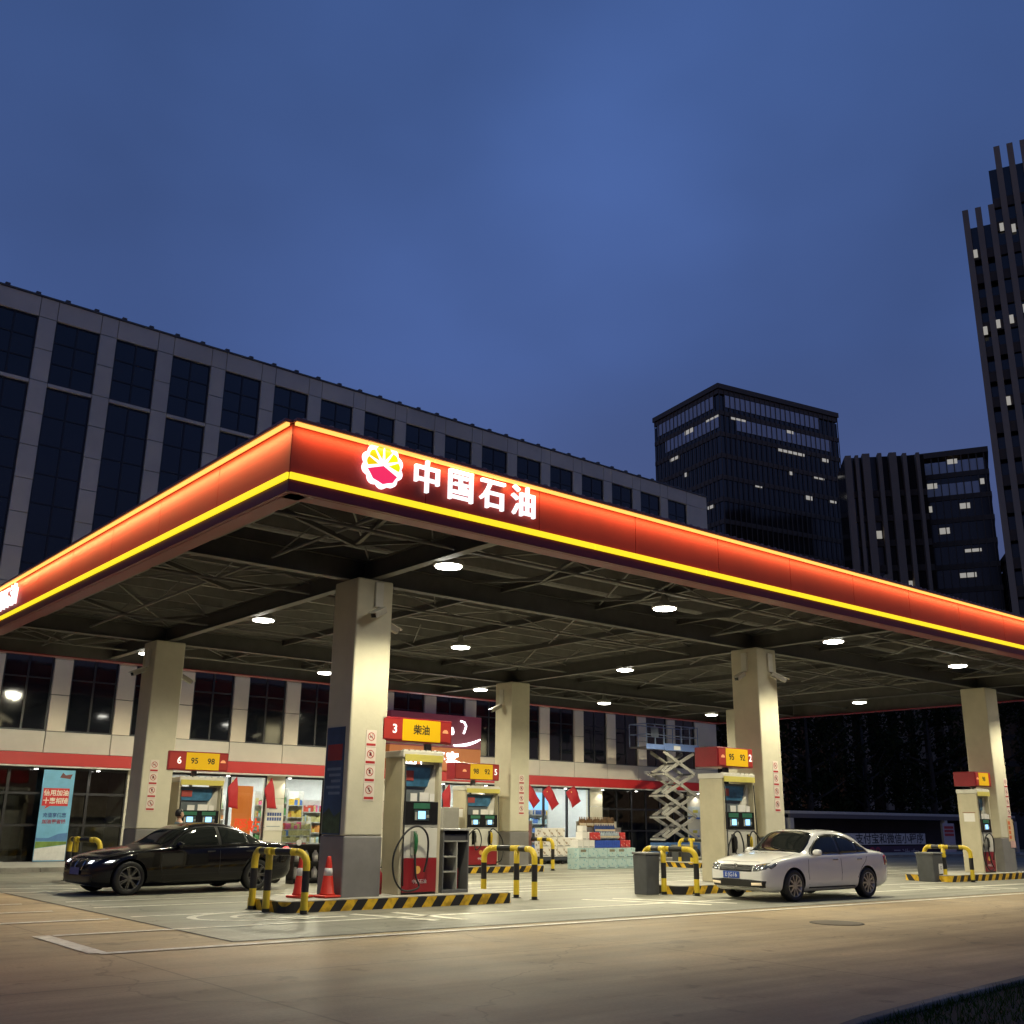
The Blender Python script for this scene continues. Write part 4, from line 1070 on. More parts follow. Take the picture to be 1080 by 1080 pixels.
# ------------------------------------------------------------------ cartons of water and the display in front of the shop
def patt(name, base, ink, sc):
    if name in MATS: return MATS[name]
    m, nt, b = _nodes(name); L = nt.links
    tc = nt.nodes.new('ShaderNodeTexCoord'); v = nt.nodes.new('ShaderNodeTexVoronoi'); v.inputs['Scale'].default_value = sc; L.new(tc.outputs['Object'], v.inputs['Vector'])
    r = nt.nodes.new('ShaderNodeValToRGB'); r.color_ramp.elements[0].position = .22; r.color_ramp.elements[1].position = .34
    r.color_ramp.elements[0].color = (*ink,1); r.color_ramp.elements[1].color = (*base,1); L.new(v.outputs['Distance'], r.inputs[0]); L.new(r.outputs[0], b.inputs['Base Color']); b.inputs['Roughness'].default_value = .55
    MATS[name] = m; return m
wc = patt('water_carton', (.46,.60,.58), (.22,.44,.50), 9); sc_ = patt('snack_carton', (.66,.62,.56), (.30,.22,.14), 6)
tape = P('carton_tape', (.5,.42,.28), .4)
def carton(x, y, z, w, d, h, mat, name, lab, grp, cat='carton', band=None):
    t = thing(name, lab, cat, (x, y, z), 0, grp)
    MB().box(0,w-.012,0,d-.012,0,h-.008).build('box', mat, t, bev=.008)
    if band: MB().box(w*.2,w*.75,-.003,-.0005,h*.62,h*.86).build('printed_band', band, t)
    m = MB(); m.box(.02,w*.75,-.003,-.0005,h*.1,h*.16); m.build('printed_line', P('print_ink', (.08,.12,.14), .6), t)
    return t
bx, by = 26.2, 28.0; zb = gz(27.5,28.0)
col7 = ['first','second','third','fourth','fifth','sixth']; row3 = ['bottom', 'top']
bandm = P('carton_print', (.22,.20,.13), .6)
for i in range(6):
    for j in range(2):
        carton(bx+i*.475, by, zb+j*.36, .475, .6, .36, wc, 'water_carton', f'pale blue water carton, {col7[i]} from the left in the {row3[j]} row of the low stack', 'pale blue water cartons in the low stack', band=bandm if j and i in (0,3,4) else None)
zt = zb+.72
for i in range(3): carton(bx+.0+i*.28, by+.05, zt, .28, .4, .27, white_m, 'drink_box', f'plain white box, {col7[i]} from the left on top of the water cartons', 'white boxes on the water cartons', 'box')
for i in range(2): carton(bx+.28+i*.24, by+.1, zt+.27, .24, .36, .27, white_m, 'drink_box', f'plain white box in the upper layer, {["left","right"][i]} one, beside the red packs', 'white boxes on the water cartons', 'box')
carton(bx+.33, by+.15, zt+.54, .22, .3, .22, white_m, 'drink_box', 'single white box topping the pile of white boxes', 'white boxes on the water cartons', 'box')
blu = P('blue_crate', (.03,.08,.42), .4, var=.2, scale=12)
def crate(x, y, z, w, d, h, mat, lab, grp, name='bottle_crate'):
    t = thing(name, lab, 'crate', (x, y, z), 0, grp)
    m = MB(); m.box(0,w-.01,0,.02,0,h); m.box(0,w-.01,d-.02,d,0,h); m.box(0,.02,.02,d-.02,0,h); m.box(w-.03,w-.01,.02,d-.02,0,h); m.box(.02,w-.03,.02,d-.02,0,.02)
    for i in range(4): m.box(w*(i+.4)/4.6,w*(i+.55)/4.6,-.008,0,.01,h-.01)
    m.build('shell', mat, t)
    b = MB()
    for i in range(4):
        for j in range(2): b.lathe([(.04,.021),(.045,.03),(.045,h*.8),(.018,h*1.15),(.018,h*1.3)], 8, (w*(i+.5)/4.3, d*(j+.5)/2, 0))
    o = b.build('bottle_rows', P('bottle_tint', (.12,.16,.26), .25, var=.5, scale=9), t); tag(o, kind='stuff')
for i in range(3): crate(bx+.86+i*.42, by+.05, zt, .42, .4, .25, blu, f'deep blue bottle crate, {col7[i]} from the left on the water cartons', 'blue bottle crates')
redk = patt('red_pack', (.5,.03,.03), (.65,.3,.25), 11)
for i, (x, z) in enumerate(((2.14,0),(2.40,0),(2.14,.27),(.62,.27),(.86,.27))): carton(bx+x, by+.05, zt+z, .26, .3, .26, redk, 'gift_pack', 'red gift pack '+['at the right end, lower inner one','at the far right end of the pile','at the right end, upper one','left of the small blue bottles','between the white boxes and the blue bottles'][i], 'red gift packs', 'pack')
def bottlepack(x, y, z, n, mat, lab, h=.26, r=.04, grp='packs of bottles on the display'):
    t = thing('bottle_pack', lab, 'bottle pack', (x, y, z), 0, grp)
    for i in range(n):
        MB().lathe([(r*.9,0),(r,.02),(r,h*.65),(r*.4,h*.88),(r*.4,h)], 9, (i*r*2.1, 0, 0)).build('bottle', mat, t)
    MB().box(-r, n*r*2.1-r, -r-.004, -r, h*.15, h*.4).build('wrap', P('pack_wrap', (.5,.42,.30), .4), t)
amb = P('amber_bottle', (.16,.09,.04), .25, var=.4); clr = P('clear_bottle', (.36,.42,.48), .2, var=.3); nav = P('navy_bottle', (.03,.06,.20), .25)
for i in range(3): bottlepack(bx+1.15+i*.34, by+.12, zt+.31, 4, clr, f'pack of clear water bottles, {col7[i]} from the left above the blue crates', .24)
for i in range(3): bottlepack(bx+1.12+i*.34, by+.32, zt+.52, 4, nav, f'pack of navy bottles, {col7[i]} from the left in the middle of the display', .28)
for i in range(5): bottlepack(bx+.52+i*.36, by+.5, zt+.70, 4, amb, f'pack of amber drink bottles, {col7[i]} from the left in the top row', .36)
m = MB(); m.box(.5,2.5,.38,.62,0,.69); m.box(1.0,2.4,.22,.378,0,.51)
st_ = thing('display_stand', 'stepped grey stand carrying the upper bottle packs behind the blue crates', 'display stand', (bx, by, zt)); m.build('steps', grey_m, st_); MB().box(.48,2.52,.63,.65,0,.9).build('back_board', lgrey_m, st_)
# white snack cartons on a low dolly
t = thing('dolly', 'dark low dolly under the white patterned cartons', 'dolly', (28.05, 32.0, gz(28,32)))
m = MB(); m.box(0,2.4,0,.8,.14,.28); m.build('deck', P('dolly_dark', (.03,.035,.045), .5), t)
for x in (.15,1.1,2.2): MB().lathe([(.07,-.03),(.07,.03)], 14, (x,.1,.07), 'y').build('wheel', rub, t)
k = 0
for i in range(6):
    for j in range(3):
        if j == 2 and i > 2: continue
        carton(28.07+i*.39, 32.05, gz(28,32)+.281+j*.36, .39, .5, .36, sc_, 'snack_carton', f'white patterned carton, {col7[i]} from the left in the {["bottom","middle","top"][j]} layer on the dolly', 'white patterned cartons on the dolly')

# ------------------------------------------------------------------ banner, board, posters, pennants at the shop
t = thing('tall_banner', 'tall blue and green advertising banner with a red speech box in front of dark glass', 'banner', (10.95, FY-.28, gz(11,36.7)+.15), R(2))
MB().box(-.50,.50,0,.03,0,2.86).build('panel', P('banner_sky', (.16,.42,.62), .45, var=.25, scale=.8), t)
MB().prism([(-.45,1.72),(-.30,1.72),(-.36,1.62),(-.18,1.72),(.38,1.72),(.38,2.28),(-.45,2.28)], 'xz', -.006, -.001).build('speech_box', P('banner_red', (.55,.03,.03), .45), t)
bw = P('banner_lettering', (.75,.70,.60), .5)
text('信用加油', .20, bw, t, (-.03,-.008,2.12), depth=.002, bold=.004); text('十惠相随', .20, bw, t, (-.03,-.008,1.87), depth=.002, bold=.004)
bn = P('banner_navy', (.03,.08,.25), .5)
text('充值享优惠', .15, bn, t, (0,-.004,1.42), depth=.002, bold=.003); text('加油更省钱', .15, P('banner_maroon', (.3,.03,.06), .5), t, (0,-.004,1.22), depth=.002, bold=.003)
m = MB(); m.prism([(-.49,.72),(-.1,.72),(.2,.85),(.49,.88),(.49,.62),(-.49,.62)], 'xz', -.004, -.001); m.build('hill_picture', P('banner_blue_hill', (.08,.20,.42), .5), t)
m = MB(); m.prism([(-.49,.40),(.49,.52),(.49,.61),(-.49,.61)], 'xz', -.005, -.001); m.build('field_picture', P('banner_green', (.16,.26,.05), .5, var=.4, scale=3), t)
m = MB(); m.prism([(-.49,.03),(.49,.03),(.49,.51),(-.49,.39)], 'xz', -.005, -.001); m.build('white_foot', P('banner_white', (.66,.66,.62), .5), t)
m = MB(); m.prism([(.02,2.62),(.36,2.58),(.42,2.74),(.2,2.70),(.1,2.78)], 'xz', -.005, -.001); m.build('banner_picture', P('banner_dark', (.16,.05,.05), .5), t)
MB().box(-.52,.52,-.08,.12,-.02,.0).build('foot_bar', grey_m, t)
t = thing('notice_board', 'white notice board with two rows of blue boxes on the pier between lit windows', 'notice board', (18.96, FY-.05, 1.55))
MB().box(-.37,.37,0,.028,-.5,.44).build('board', white_p, t, bev=.006)
m = MB()
for j in range(2):
    for i in range(6): m.box(-.30+i*.10,-.22+i*.10,-.004,-.0005,-.14+j*.17,-.02+j*.17)
m.build('blue_boxes', P('board_blue', (.05,.09,.25), .5), t)
m = MB(); m.box(-.25,.1,-.004,-.0005,.27,.33); m.box(-.3,.25,-.004,-.0005,-.36,-.33); m.build('text_lines', P('board_grey', (.25,.3,.3), .5), t)
t = thing('window_poster', 'orange station poster standing inside the lit glass behind the black car', 'poster', (17.85, FY+.35, gz(18,37)+.13))
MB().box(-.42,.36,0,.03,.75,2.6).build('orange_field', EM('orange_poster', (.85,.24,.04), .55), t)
MB().box(-.42,.60,-.01,.02,.05,.745).build('white_field', white_m, t)
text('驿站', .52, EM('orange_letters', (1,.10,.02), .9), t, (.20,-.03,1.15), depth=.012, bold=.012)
t = thing('standing_sign', 'narrow orange and cream standing sign right of the dispenser numbered six', 'sign', (15.95, FY-.5, gz(16,36)+.13))
MB().box(-.2,.2,0,.05,.1,1.75).build('panel', P('sign_cream', (.62,.50,.30), .45), t, bev=.01); MB().box(-.06,.08,-.004,-.0005,.4,1.5).build('orange_strip', P('sign_orange', (.6,.11,.02), .5), t); MB().box(-.24,.24,-.1,.15,0,.098).build('base', grey_m, t)
penm = P('pennant_red', (.42,.012,.018), .6, var=.12, scale=3)
def pennant(x, z, w, h, ang, lab, swallow):
    t = thing('pennant', lab, 'pennant', (x, FY-.5, z), 0, 'red pennants hanging under the awning')
    m = MB(); N = 8
    g_ = [[None]*(N+1) for _ in range(5)]
    for i in range(5):
        for j in range(N+1):
            u = (i/4-.5)*w*(.8 if swallow else 1); v = (-.34*(1-i/4)*(1-j/N)-h*j/N-.10*(i/4)*(j/N)) if swallow else -h*j/N
            xx = u*math.cos(ang)-v*math.sin(ang); zz = u*math.sin(ang)+v*math.cos(ang)
            g_[i][j] = m.b.verts.new((xx, .03*math.sin(j*.9+i*.5), zz))
    for i in range(4):
        for j in range(N): f = m.b.faces.new((g_[i][j],g_[i+1][j],g_[i+1][j+1],g_[i][j+1])); f.smooth = True
    o = m.build('cloth', penm, t); s = o.modifiers.new('Solid','SOLIDIFY'); s.thickness = .008
    MB().tube([(0,0,.0),(.0,.02,.10)], .006, 6).build('cord', blk_p, t)
    m = MB(); m.lathe([(.03,-.012),(.03,-.006)], 12, (.05*math.cos(ang)-(-.12)*math.sin(ang)-.05, 0, -.14), 'y'); m.build('badge', P('badge_yellow', (.65,.45,.1), .5), t)
pennant(16.95, 2.93, .46, 1.05, R(6), 'dark red pennant hanging in front of the orange station poster', True)
pennant(18.35, 2.92, .46, 1.05, R(13), 'red pennant hanging over the notice board pier', True)
pennant(30.95, 2.95, .52, 1.0, R(42), 'red pennant just right of the back middle column, tilted to the right', False)
pennant(32.15, 2.93, .52, 1.0, R(36), 'red pennant in the middle of the three before the blue lit window', False)
pennant(33.65, 2.95, .62, .80, R(30), 'broad red pennant at the right of the three before the blue lit window', False)
pennant(26.55, 2.95, .50, 1.0, R(4), 'red pennant seen between pump three and the dispenser numbered five', True)
pennant(24.0, 2.5, .9, 1.0, R(12), 'red pennant seen through the upper opening of pump three', True)
# white panel with posters near the lift
for i, (x, z, w, h, cc) in enumerate(((42.75,2.0,.95,.62,(.5,.56,.55)),(42.7,1.0,.8,.4,(.55,.55,.55)))):
    t = thing('wall_poster', ['upper white and blue poster on the pier behind the scissor lift', 'lower white poster on the pier behind the scissor lift'][i], 'poster', (x, FY-.045, z), 0)
    MB().box(-w/2,w/2,0,.02,-h/2,h/2).build('sheet', P(f'poster_sheet_{i}', cc, .5, var=.15), t); MB().box(-w/2,w/2,-.004,-.0005,-h/2,-h/2+.09).build('blue_strip', P('strip_blue', (.04,.10,.35), .5), t); MB().box(-.1,w*.3,-.004,-.0005,0,.14).build('yellow_block', P('block_yellow', (.55,.5,.08), .5), t)

# ------------------------------------------------------------------ scissor lift
t = thing('scissor_lift', 'raised scissor lift with a blue railed platform in front of the office wall', 'scissor lift', (38.6, 34.6, gz(38.6,34.6)))
arm_m = P('lift_arm', (.42,.40,.35), .45, var=.12, dirt=.3)
MB().box(-1.2,1.2,-.5,.5,.25,.75).build('chassis', P('lift_blue', (.05,.13,.30), .4, var=.1), t, bev=.03)
for x in (-.85,.85):
    for y in (-.52,.52): MB().lathe([(.2,-.08),(.25,-.07),(.25,.07),(.2,.08)], 18, (x,y,.25), 'y').build('wheel', rub, t)
z0, n, hz_ = .95, 4, .98
for s in range(n):
    a0, a1 = z0+s*hz_, z0+(s+1)*hz_
    for y in (-.36,.36):
        e_ = .055 if y > 0 else -.055
        MB().bar((-1.1,y,a0),(1.1,y,a1),.05,.155).build('scissor_arm', arm_m, t, bev=.008)
        MB().bar((1.1,y+e_,a0),(-1.1,y+e_,a1),.05,.155).build('scissor_arm', arm_m, t, bev=.008)
    m = MB(); m.lathe([(.045,-.46),(.045,.46)], 12, (0,0,(a0+a1)/2), 'y'); m.lathe([(.035,-.44),(.035,.44)], 12, (-1.1,0,a0), 'y'); m.lathe([(.035,-.44),(.035,.44)], 12, (1.1,0,a0), 'y'); m.build('pivot_pin', grey_m, t)
    m = MB(); m.bar((-1.18,-.3,a0+.1),(-.7,-.3,a0+.35),.09,.09); m.bar((-1.2,-.46,a0-.06),(-1.2,.46,a0-.06),.05,.08); m.build('hydraulic_ram', lgrey_m, t)
zp = z0+n*hz_+.12
MB().box(-2.4,1.25,-.55,.55,zp,zp+.06).build('platform_floor', grey_m, t)
m = MB(); m.box(-1.2,1.27,-.58,-.552,zp-.06,zp+.26); m.box(-2.42,-1.22,-.58,-.552,zp-.05,zp+.18); m.build('toe_board', P('lift_blue_pale', (.13,.20,.42), .4), t)
m = MB()
for y in (-.55,.55):
    for x in (-2.38,-1.8,-1.2,0.05,.65,1.23): m.bar((x,y,zp+.06),(x,y,zp+1.1),.035,.035)
    m.bar((-2.38,y,zp+1.1),(1.23,y,zp+1.1),.04,.04); m.bar((-2.38,y,zp+.62),(1.23,y,zp+.62),.03,.03)
for x in (-2.38,1.23):
    m.bar((x,-.53,zp+1.1),(x,.53,zp+1.1),.04,.04); m.bar((x,-.53,zp+.62),(x,.53,zp+.62),.03,.03)
m.build('guard_frame', P('rail_blue_grey', (.20,.25,.36), .4), t)
MB().box(-.55,-.1,-.60,-.582,zp-.02,zp+.16).build('name_plate', white_m, t)
MB().box(-2.1,-1.6,-.6,-.56,zp+.5,zp+.95).build('control_box', P('control_grey', (.10,.12,.16), .5), t, bev=.01)

# ------------------------------------------------------------------ car wash shed and dark trees at the right
t = thing('car_wash_shed', 'low dark car wash shed with a pale frame behind the white car', 'shed', (0,0,0))
sx0, sx1, sy, sz = 49.8, 76, 36.2, 2.12
g_ = -.25
shf = P('shed_frame', (.50,.47,.42), .5)
MB().box(sx0+.3,sx1,sy+2,sy+2.1,g_,sz-.1).build('back_wall', P('shed_wall', (.035,.03,.035), .7, var=.3, scale=1), t)
MB().box(sx0,sx1,sy-.02,sy+5,sz-.05,sz+.1).build('roof', shf, t, bev=.01)
m = MB(); m.box(sx0,sx1,sy-.03,sy+.1,sz-.28,sz-.052); m.build('beam', P('shed_beam', (.10,.09,.10), .5), t)
for x in (sx0,66.3,75.8): MB().box(x,x+.35,sy-.01,sy+.3,g_,sz-.285).build('post', shf, t)
MB().box(54.4,63.6,sy-.10,sy-.04,.38,1.02).build('strip_board', P('strip_white', (.55,.53,.5), .5), t)
text('，支付宝和微信小程序', .62, P('strip_ink', (.03,.03,.035), .6), t, (59.2,sy-.105,.68), depth=.002, bold=.008, sx=1.35)
MB().box(54.4,66.2,sy-.06,sy-.02,-.75,.30).build('purple_board', P('purple_board', (.045,.02,.05), .6, var=.4, scale=1), t)
text('98', 1.0, P('board_crimson', (.35,.02,.06), .5), t, (57.9,sy-.065,-.15), depth=.002, bold=.01, sx=1.2); text('元洗车', .8, P('board_pale', (.30,.28,.32), .5), t, (61.3,sy-.065,-.3), depth=.002, sx=1.25)
t = thing('roll_up_banner', 'white roll-up banner with red lettering leaning at the dark shed', 'banner', (65.3, 35.4, -.3), R(-4))
MB().box(-.62,.62,0,.04,.0,1.95).build('panel', P('rollup_white', (.50,.42,.44), .5), t, bev=.02)
m = MB()
for i in range(3): m.box(-.5,.5,-.006,-.001,1.62-.22*i,1.78-.22*i)
m.build('red_lines', P('rollup_red', (.5,.04,.04), .5), t)
t = thing('curved_duct', 'pale curved metal housing beside the dark shed behind the column', 'housing', (48.2, 36.2, -.3))
m = MB(); m.box(-.9,.9,0,1.,0,2.1); m.box(.9,1.3,0,.6,0,2.3); m.build('casing', P('casing_pale', (.34,.34,.33), .45, var=.08, dirt=.2), t, bev=.18, seg=4)
MB().box(-.7,.7,-.02,-.001,.2,1.7).build('door', P('casing_door', (.25,.25,.25), .5), t)

bark = P('bark', (.05,.04,.03), .9, var=.3, scale=6, bump=.3); leaf = P('dark_leaf', (.02,.026,.010), .9, var=.5, scale=.8, spec=.05)
def tree(x, y, h, r, lab, seed, src=None):
    rnd = random.Random(seed); z = -.4
    t = thing('tree', lab, 'tree', (x, y, z), rnd.uniform(0,6), 'dark trees behind the car wash shed')
    if src:
        for ch in src.children:
            c = ch.copy(); C.objects.link(c); c.parent = t
        t.scale = (r/4.5, r/4.5, h/12.); return t
    m = MB(); m.tube([(0,0,0),(.1,.05,h*.2),(.05,-.1,h*.45),(.1,0,h*.8)], [.3,.22,.16,.05], 9)
    for i in range(9):
        a = rnd.uniform(0,2*PI); z1 = h*rnd.uniform(.25,.6); l = r*rnd.uniform(.5,.9)
        m.tube([(0.08,0,z1),(math.cos(a)*l*.5,math.sin(a)*l*.5,z1+l*.25),(math.cos(a)*l,math.sin(a)*l,z1+l*.6)], [.10,.07,.02], 6)
    m.build('trunk', bark, t)
    m = MB(); clumps = []
    for i in range(46):
        a = rnd.uniform(0,2*PI); q = r*math.sqrt(rnd.random())*.92; zz = h*rnd.uniform(.16,1.0); k = 1-abs(zz/h-.5)*1.1
        clumps.append((Vector((q*k*math.cos(a), q*k*math.sin(a), zz)), rnd.uniform(.6,1.3)))
    for cpos, cr in clumps:
        for j in range(105):
            d = Vector((rnd.gauss(0,1),rnd.gauss(0,1),rnd.gauss(0,.8))).normalized()*cr*rnd.random()**.4
            p = cpos+d; s = rnd.uniform(.09,.2); n = Vector((rnd.gauss(0,1),rnd.gauss(0,1),rnd.gauss(0,1)+.5)).normalized(); a = n.orthogonal().normalized(); b = n.cross(a)
            m.face([p-a*s, p+b*s*.5, p+a*s, p-b*s*.5])
    m.build('crown', leaf, t)
    return t
t1 = tree(51.5, 42.5, 12, 4.5, 'dark leafy tree nearest the end of the office block, behind the pale housing', 1)
t2 = tree(60, 42, 12, 4.5, 'dark leafy tree behind the white lettered strip of the shed', 2)
spots = [(56,47,12.5,4.8,'dark tree rising between the two nearest trees behind the shed',t1),(66,41.5,11.5,4.6,'dark tree behind the roll-up banner at the right of the shed',t1),(72,40,12,4.8,'dark tree seen between the right edge column and its dispenser',t2),(78,38,12,5,'dark tree right of the right edge column',t1),(69,46,13,5,'tall dark tree in the second line behind the roll-up banner',t2),(48,49,12,4.4,'dark tree tucked behind the corner of the office block',t2),(82,32,12,5,'dark tree at the far right edge under the canopy',t2),(76,45,13,5,'tall dark tree at the back right of the line',t1),(63,47,13,5,'tall dark tree in the second line above the lettered strip',t1)]
for i, (x, y, h, r, lab, src) in enumerate(spots): tree(x, y, h, r, lab, 20+i, src)
t = thing('boundary_wall', 'dark boundary wall behind the line of trees', 'wall', (45, 52, -.5), R(-12))
m = MB(); m.box(0,60,0,.25,0,3); m.build('panel', P('boundary_dark', (.03,.03,.03), .9, var=.2), t)
MB().box(0,60,-.05,.3,3.002,3.1).build('cap', P('boundary_cap', (.05,.05,.05), .8), t)

# ------------------------------------------------------------------ cars
def interp(tab, x):
    for (a, va), (b, vb) in zip(tab, tab[1:]):
        if a <= x <= b:
            u = (x-a)/(b-a); u = u*u*(3-2*u)*.35+u*.65
            return va+(vb-va)*u
    return tab[-1][1] if x > tab[-1][0] else tab[0][1]
def car(name, lab, loc, rz, L_, H_, W, spec, paint, plate_txt):
    """sedan along +x from the nose at x=0; y is across, the wheels stand on z=0"""
    t = thing(name, lab, 'car', loc, rz)
    top, belt, wid = spec['top'], spec['belt'], spec['wid']
    xs_ = spec['xs']; wr = spec['wr']; rw = spec['rail']
    m = bmesh.new(); rings = []
    for q in xs_:
        x = q*L_; T = interp(top, q)*H_; b = min(interp(belt, q)*H_, T-.012); w_ = interp(wid, q)*W/2; zb = interp(spec['bot'], q)
        h = T-b; c = min(1, max(0, (h-.10)/.26)); c = c*c*(3-2*c)
        lp = lambda a, d: a+(d-a)*c
        pts = [(0, zb), (w_*.80, zb), (w_*.97, zb+.07), (w_*1.0, zb+(b-zb)*.38), (w_*1.0, zb+(b-zb)*.70), (w_*.985, b-.05), (w_*.945, b),
               (lp(w_*.80, w_*.93), b+h*lp(.50,.15)), (lp(w_*.60, rw+.06), b+h*lp(.82,.84)), (lp(w_*.34, rw*.76), b+h*lp(.96,.978)), (0, T)]
        rings.append([(x, y, z) for y, z in pts])
    n = len(rings[0])
    V = []
    for r_ in rings:
        row = [m.verts.new(p) for p in r_]
        row2 = [row[0]]+[m.verts.new((p[0], -p[1], p[2])) for p in r_[1:-1]]+[row[-1]]
        V.append(row+row2[-2:0:-1])
    N = len(V[0])
    for i in range(len(V)-1):
        for j in range(N): m.faces.new((V[i][j], V[i][(j+1)%N], V[i+1][(j+1)%N], V[i+1][j]))
    m.faces.new(V[0][::-1]); m.faces.new(V[-1])
    bmesh.ops.recalc_face_normals(m, faces=m.faces)
    cr = m.edges.layers.float.new('crease_edge')
    for i in range(len(V)-1):
        for j in (6, N-6):
            e = m.edges.get((V[i][j], V[i+1][j]))
            if e: e[cr] = .35
        for j in (1, N-1):
            e = m.edges.get((V[i][j], V[i+1][j]))
            if e: e[cr] = .6
    me = bpy.data.meshes.new('body'); m.to_mesh(me); m.free()
    me.materials.append(paint); me.materials.append(rub)
    bo = bpy.data.objects.new('body', me); C.objects.link(bo)
    ss = bo.modifiers.new('s', 'SUBSURF'); ss.levels = 3; ss.render_levels = 3
    dg = bpy.context.evaluated_depsgraph_get(); tmp = bpy.data.meshes.new_from_object(bo.evaluated_get(dg))
    # smoothing draws the cage in: stretch it back to the real length, width and height
    ax = [v.co.x for v in tmp.vertices]; ay = max(v.co.y for v in tmp.vertices); az = max(v.co.z for v in tmp.vertices); x_a, x_b = min(ax), max(ax); bpy.data.meshes.remove(tmp)
    for v in me.vertices:
        v.co.x = (v.co.x-x_a)/(x_b-x_a)*L_; v.co.y *= W/2/ay
        if v.co.z > .5: v.co.z = .5+(v.co.z-.5)*(H_-.5)/(az-.5)
    dg = bpy.context.evaluated_depsgraph_get(); solid = bpy.data.meshes.new_from_object(bo.evaluated_get(dg))
    bv = BVHTree.FromPolygons([v.co.copy() for v in solid.vertices], [tuple(p.vertices) for p in solid.polygons])
    # wheel openings
    wx = [spec['fx']*L_, spec['rx']*L_]
    cm = MB()
    for x in wx:
        for s in (-1, 1): cm.lathe([(wr+.045, s*.52), (wr+.045, s*1.3)], 40, (x, 0, wr+.005), 'y', 1)
    cut = cm.build('cut', [paint, rub])
    bm_ = bo.modifiers.new('b', 'BOOLEAN'); bm_.object = cut; bm_.operation = 'DIFFERENCE'; bm_.solver = 'EXACT'
    dg = bpy.context.evaluated_depsgraph_get(); dg.update(); fin = bpy.data.meshes.new_from_object(bo.evaluated_get(dg))
    bpy.data.objects.remove(bo); bpy.data.objects.remove(cut)
    fin.name = 'body'
    if len(fin.materials) < 2: fin.materials.append(rub)
    for p in fin.polygons: p.use_smooth = True
    bo = bpy.data.objects.new('body', fin); C.objects.link(bo); bo.parent = t
    sm = bo.modifiers.new('WN', 'EDGE_SPLIT'); sm.split_angle = R(42)
    def hit(p, d):
        h = bv.ray_cast(Vector(p), Vector(d)); return h
    def patch(poly, mode, off, mat, nm, parent=t, sides=(-1,), fine=.07):
        """lay a polygon on the body: mode 'side' takes (x,z), 'top' (x,y), 'front' and 'rear' (y,z)"""
        for s in sides:
            b = bmesh.new(); vs = [b.verts.new((p[0], p[1], 0)) for p in poly]; f = b.faces.new(vs)
            bmesh.ops.triangulate(b, faces=[f])
            for _ in range(5):
                ed = [e for e in b.edges if e.calc_length() > fine]
                if not ed: break
                bmesh.ops.subdivide_edges(b, edges=ed, cuts=1); bmesh.ops.triangulate(b, faces=b.faces)
            bad = []
            for v in b.verts:
                a, c = v.co.x, v.co.y
                if mode == 'side': o, d = (a, s*3, c), (0, -s, 0)
                elif mode == 'top': o, d = (a, c, 4), (0, 0, -1)
                elif mode == 'front': o, d = (-2, a, c), (1, 0, 0)
                else: o, d = (L_+2, a, c), (-1, 0, 0)
                h = hit(o, d)
                if h[0] is None: bad.append(v); continue
                v.co = h[0]+h[1]*off
            bmesh.ops.delete(b, geom=bad, context='VERTS')
            bmesh.ops.recalc_face_normals(b, faces=b.faces)
            me = bpy.data.meshes.new(nm); b.to_mesh(me); b.free(); me.materials.append(mat)
            for p in me.polygons: p.use_smooth = True
            o = bpy.data.objects.new(nm, me); C.objects.link(o); o.parent = parent
            so = o.modifiers.new('Solid', 'SOLIDIFY'); so.thickness = off*.9; so.offset = -1
        return o
    spec['dress'](t, patch, hit, L_, H_, W, wr)
    # wheels
    rimm = P('alloy_'+spec['rimname'], spec['rim'], .3, metal=.9, var=.1)
    for x in wx:
        for s in (-1, 1):
            y = s*(W/2-.115)
            wh = bpy.data.objects.new('wheel', None); C.objects.link(wh); wh.parent = t; wh.location = (x, y, wr+.004); wh.empty_display_size = .1
            tw = .105
            MB().lathe([(wr*.66,-tw*s),(wr*.9,-tw*s),(wr*.985,-tw*.75*s),(wr,-tw*.3*s),(wr,tw*.3*s),(wr*.985,tw*.75*s),(wr*.93,tw*s),(wr*.69,tw*1.0*s),(wr*.68,tw*.8*s),(wr*.66,-tw*s)], 44, axis='y', cap=False).build('tyre', rub, wh)
            r_ = MB(); r_.lathe([(wr*.70,tw*.98*s),(wr*.695,tw*1.03*s),(wr*.64,tw*.98*s),(wr*.62,tw*.2*s),(wr*.6,-tw*.9*s),(wr*.7,-tw*.9*s)], 44, axis='y', cap=False)
            ns = spec['spokes']
            for k in range(ns):
                a = 2*PI*k/ns
                for d in ((-.11,.11) if spec['twin'] else (0,)):
                    p = (wr*.14*math.cos(a+d*1.5), tw*.86*s, wr*.14*math.sin(a+d*1.5)); q = (wr*.66*math.cos(a+d), tw*.90*s, wr*.66*math.sin(a+d))
                    r_.bar(p, q, .020 if spec['twin'] else .036, .028, up=(0,1,0))
            r_.lathe([(wr*.20,tw*.80*s),(wr*.20,tw*.92*s),(wr*.1,tw*.98*s),(.01,tw*.98*s)], 20, axis='y')
            r_.build('rim', rimm, wh)
            MB().lathe([(wr*.46,tw*.1*s),(wr*.46,tw*.35*s),(.02,tw*.35*s)], 26, axis='y').build('brake_disc', P('brake_steel', (.10,.10,.10), .4, metal=.8), wh)
            MB().lathe([(wr*.61,-tw*.7*s),(.02,-tw*.72*s)], 26, axis='y').build('hub_back', blk_p, wh)
    return t
cglass = P('car_glass', (.010,.012,.012), .03, var=.1, spec=.45)
chrome = P('chrome', (.62,.62,.60), .14, metal=1, var=.03)
trimk = P('car_black_trim', (.012,.012,.012), .35, var=.1)
hl_m = P('headlamp_lens', (.09,.10,.11), .06, var=.5, scale=18, coat=1, spec=.9)
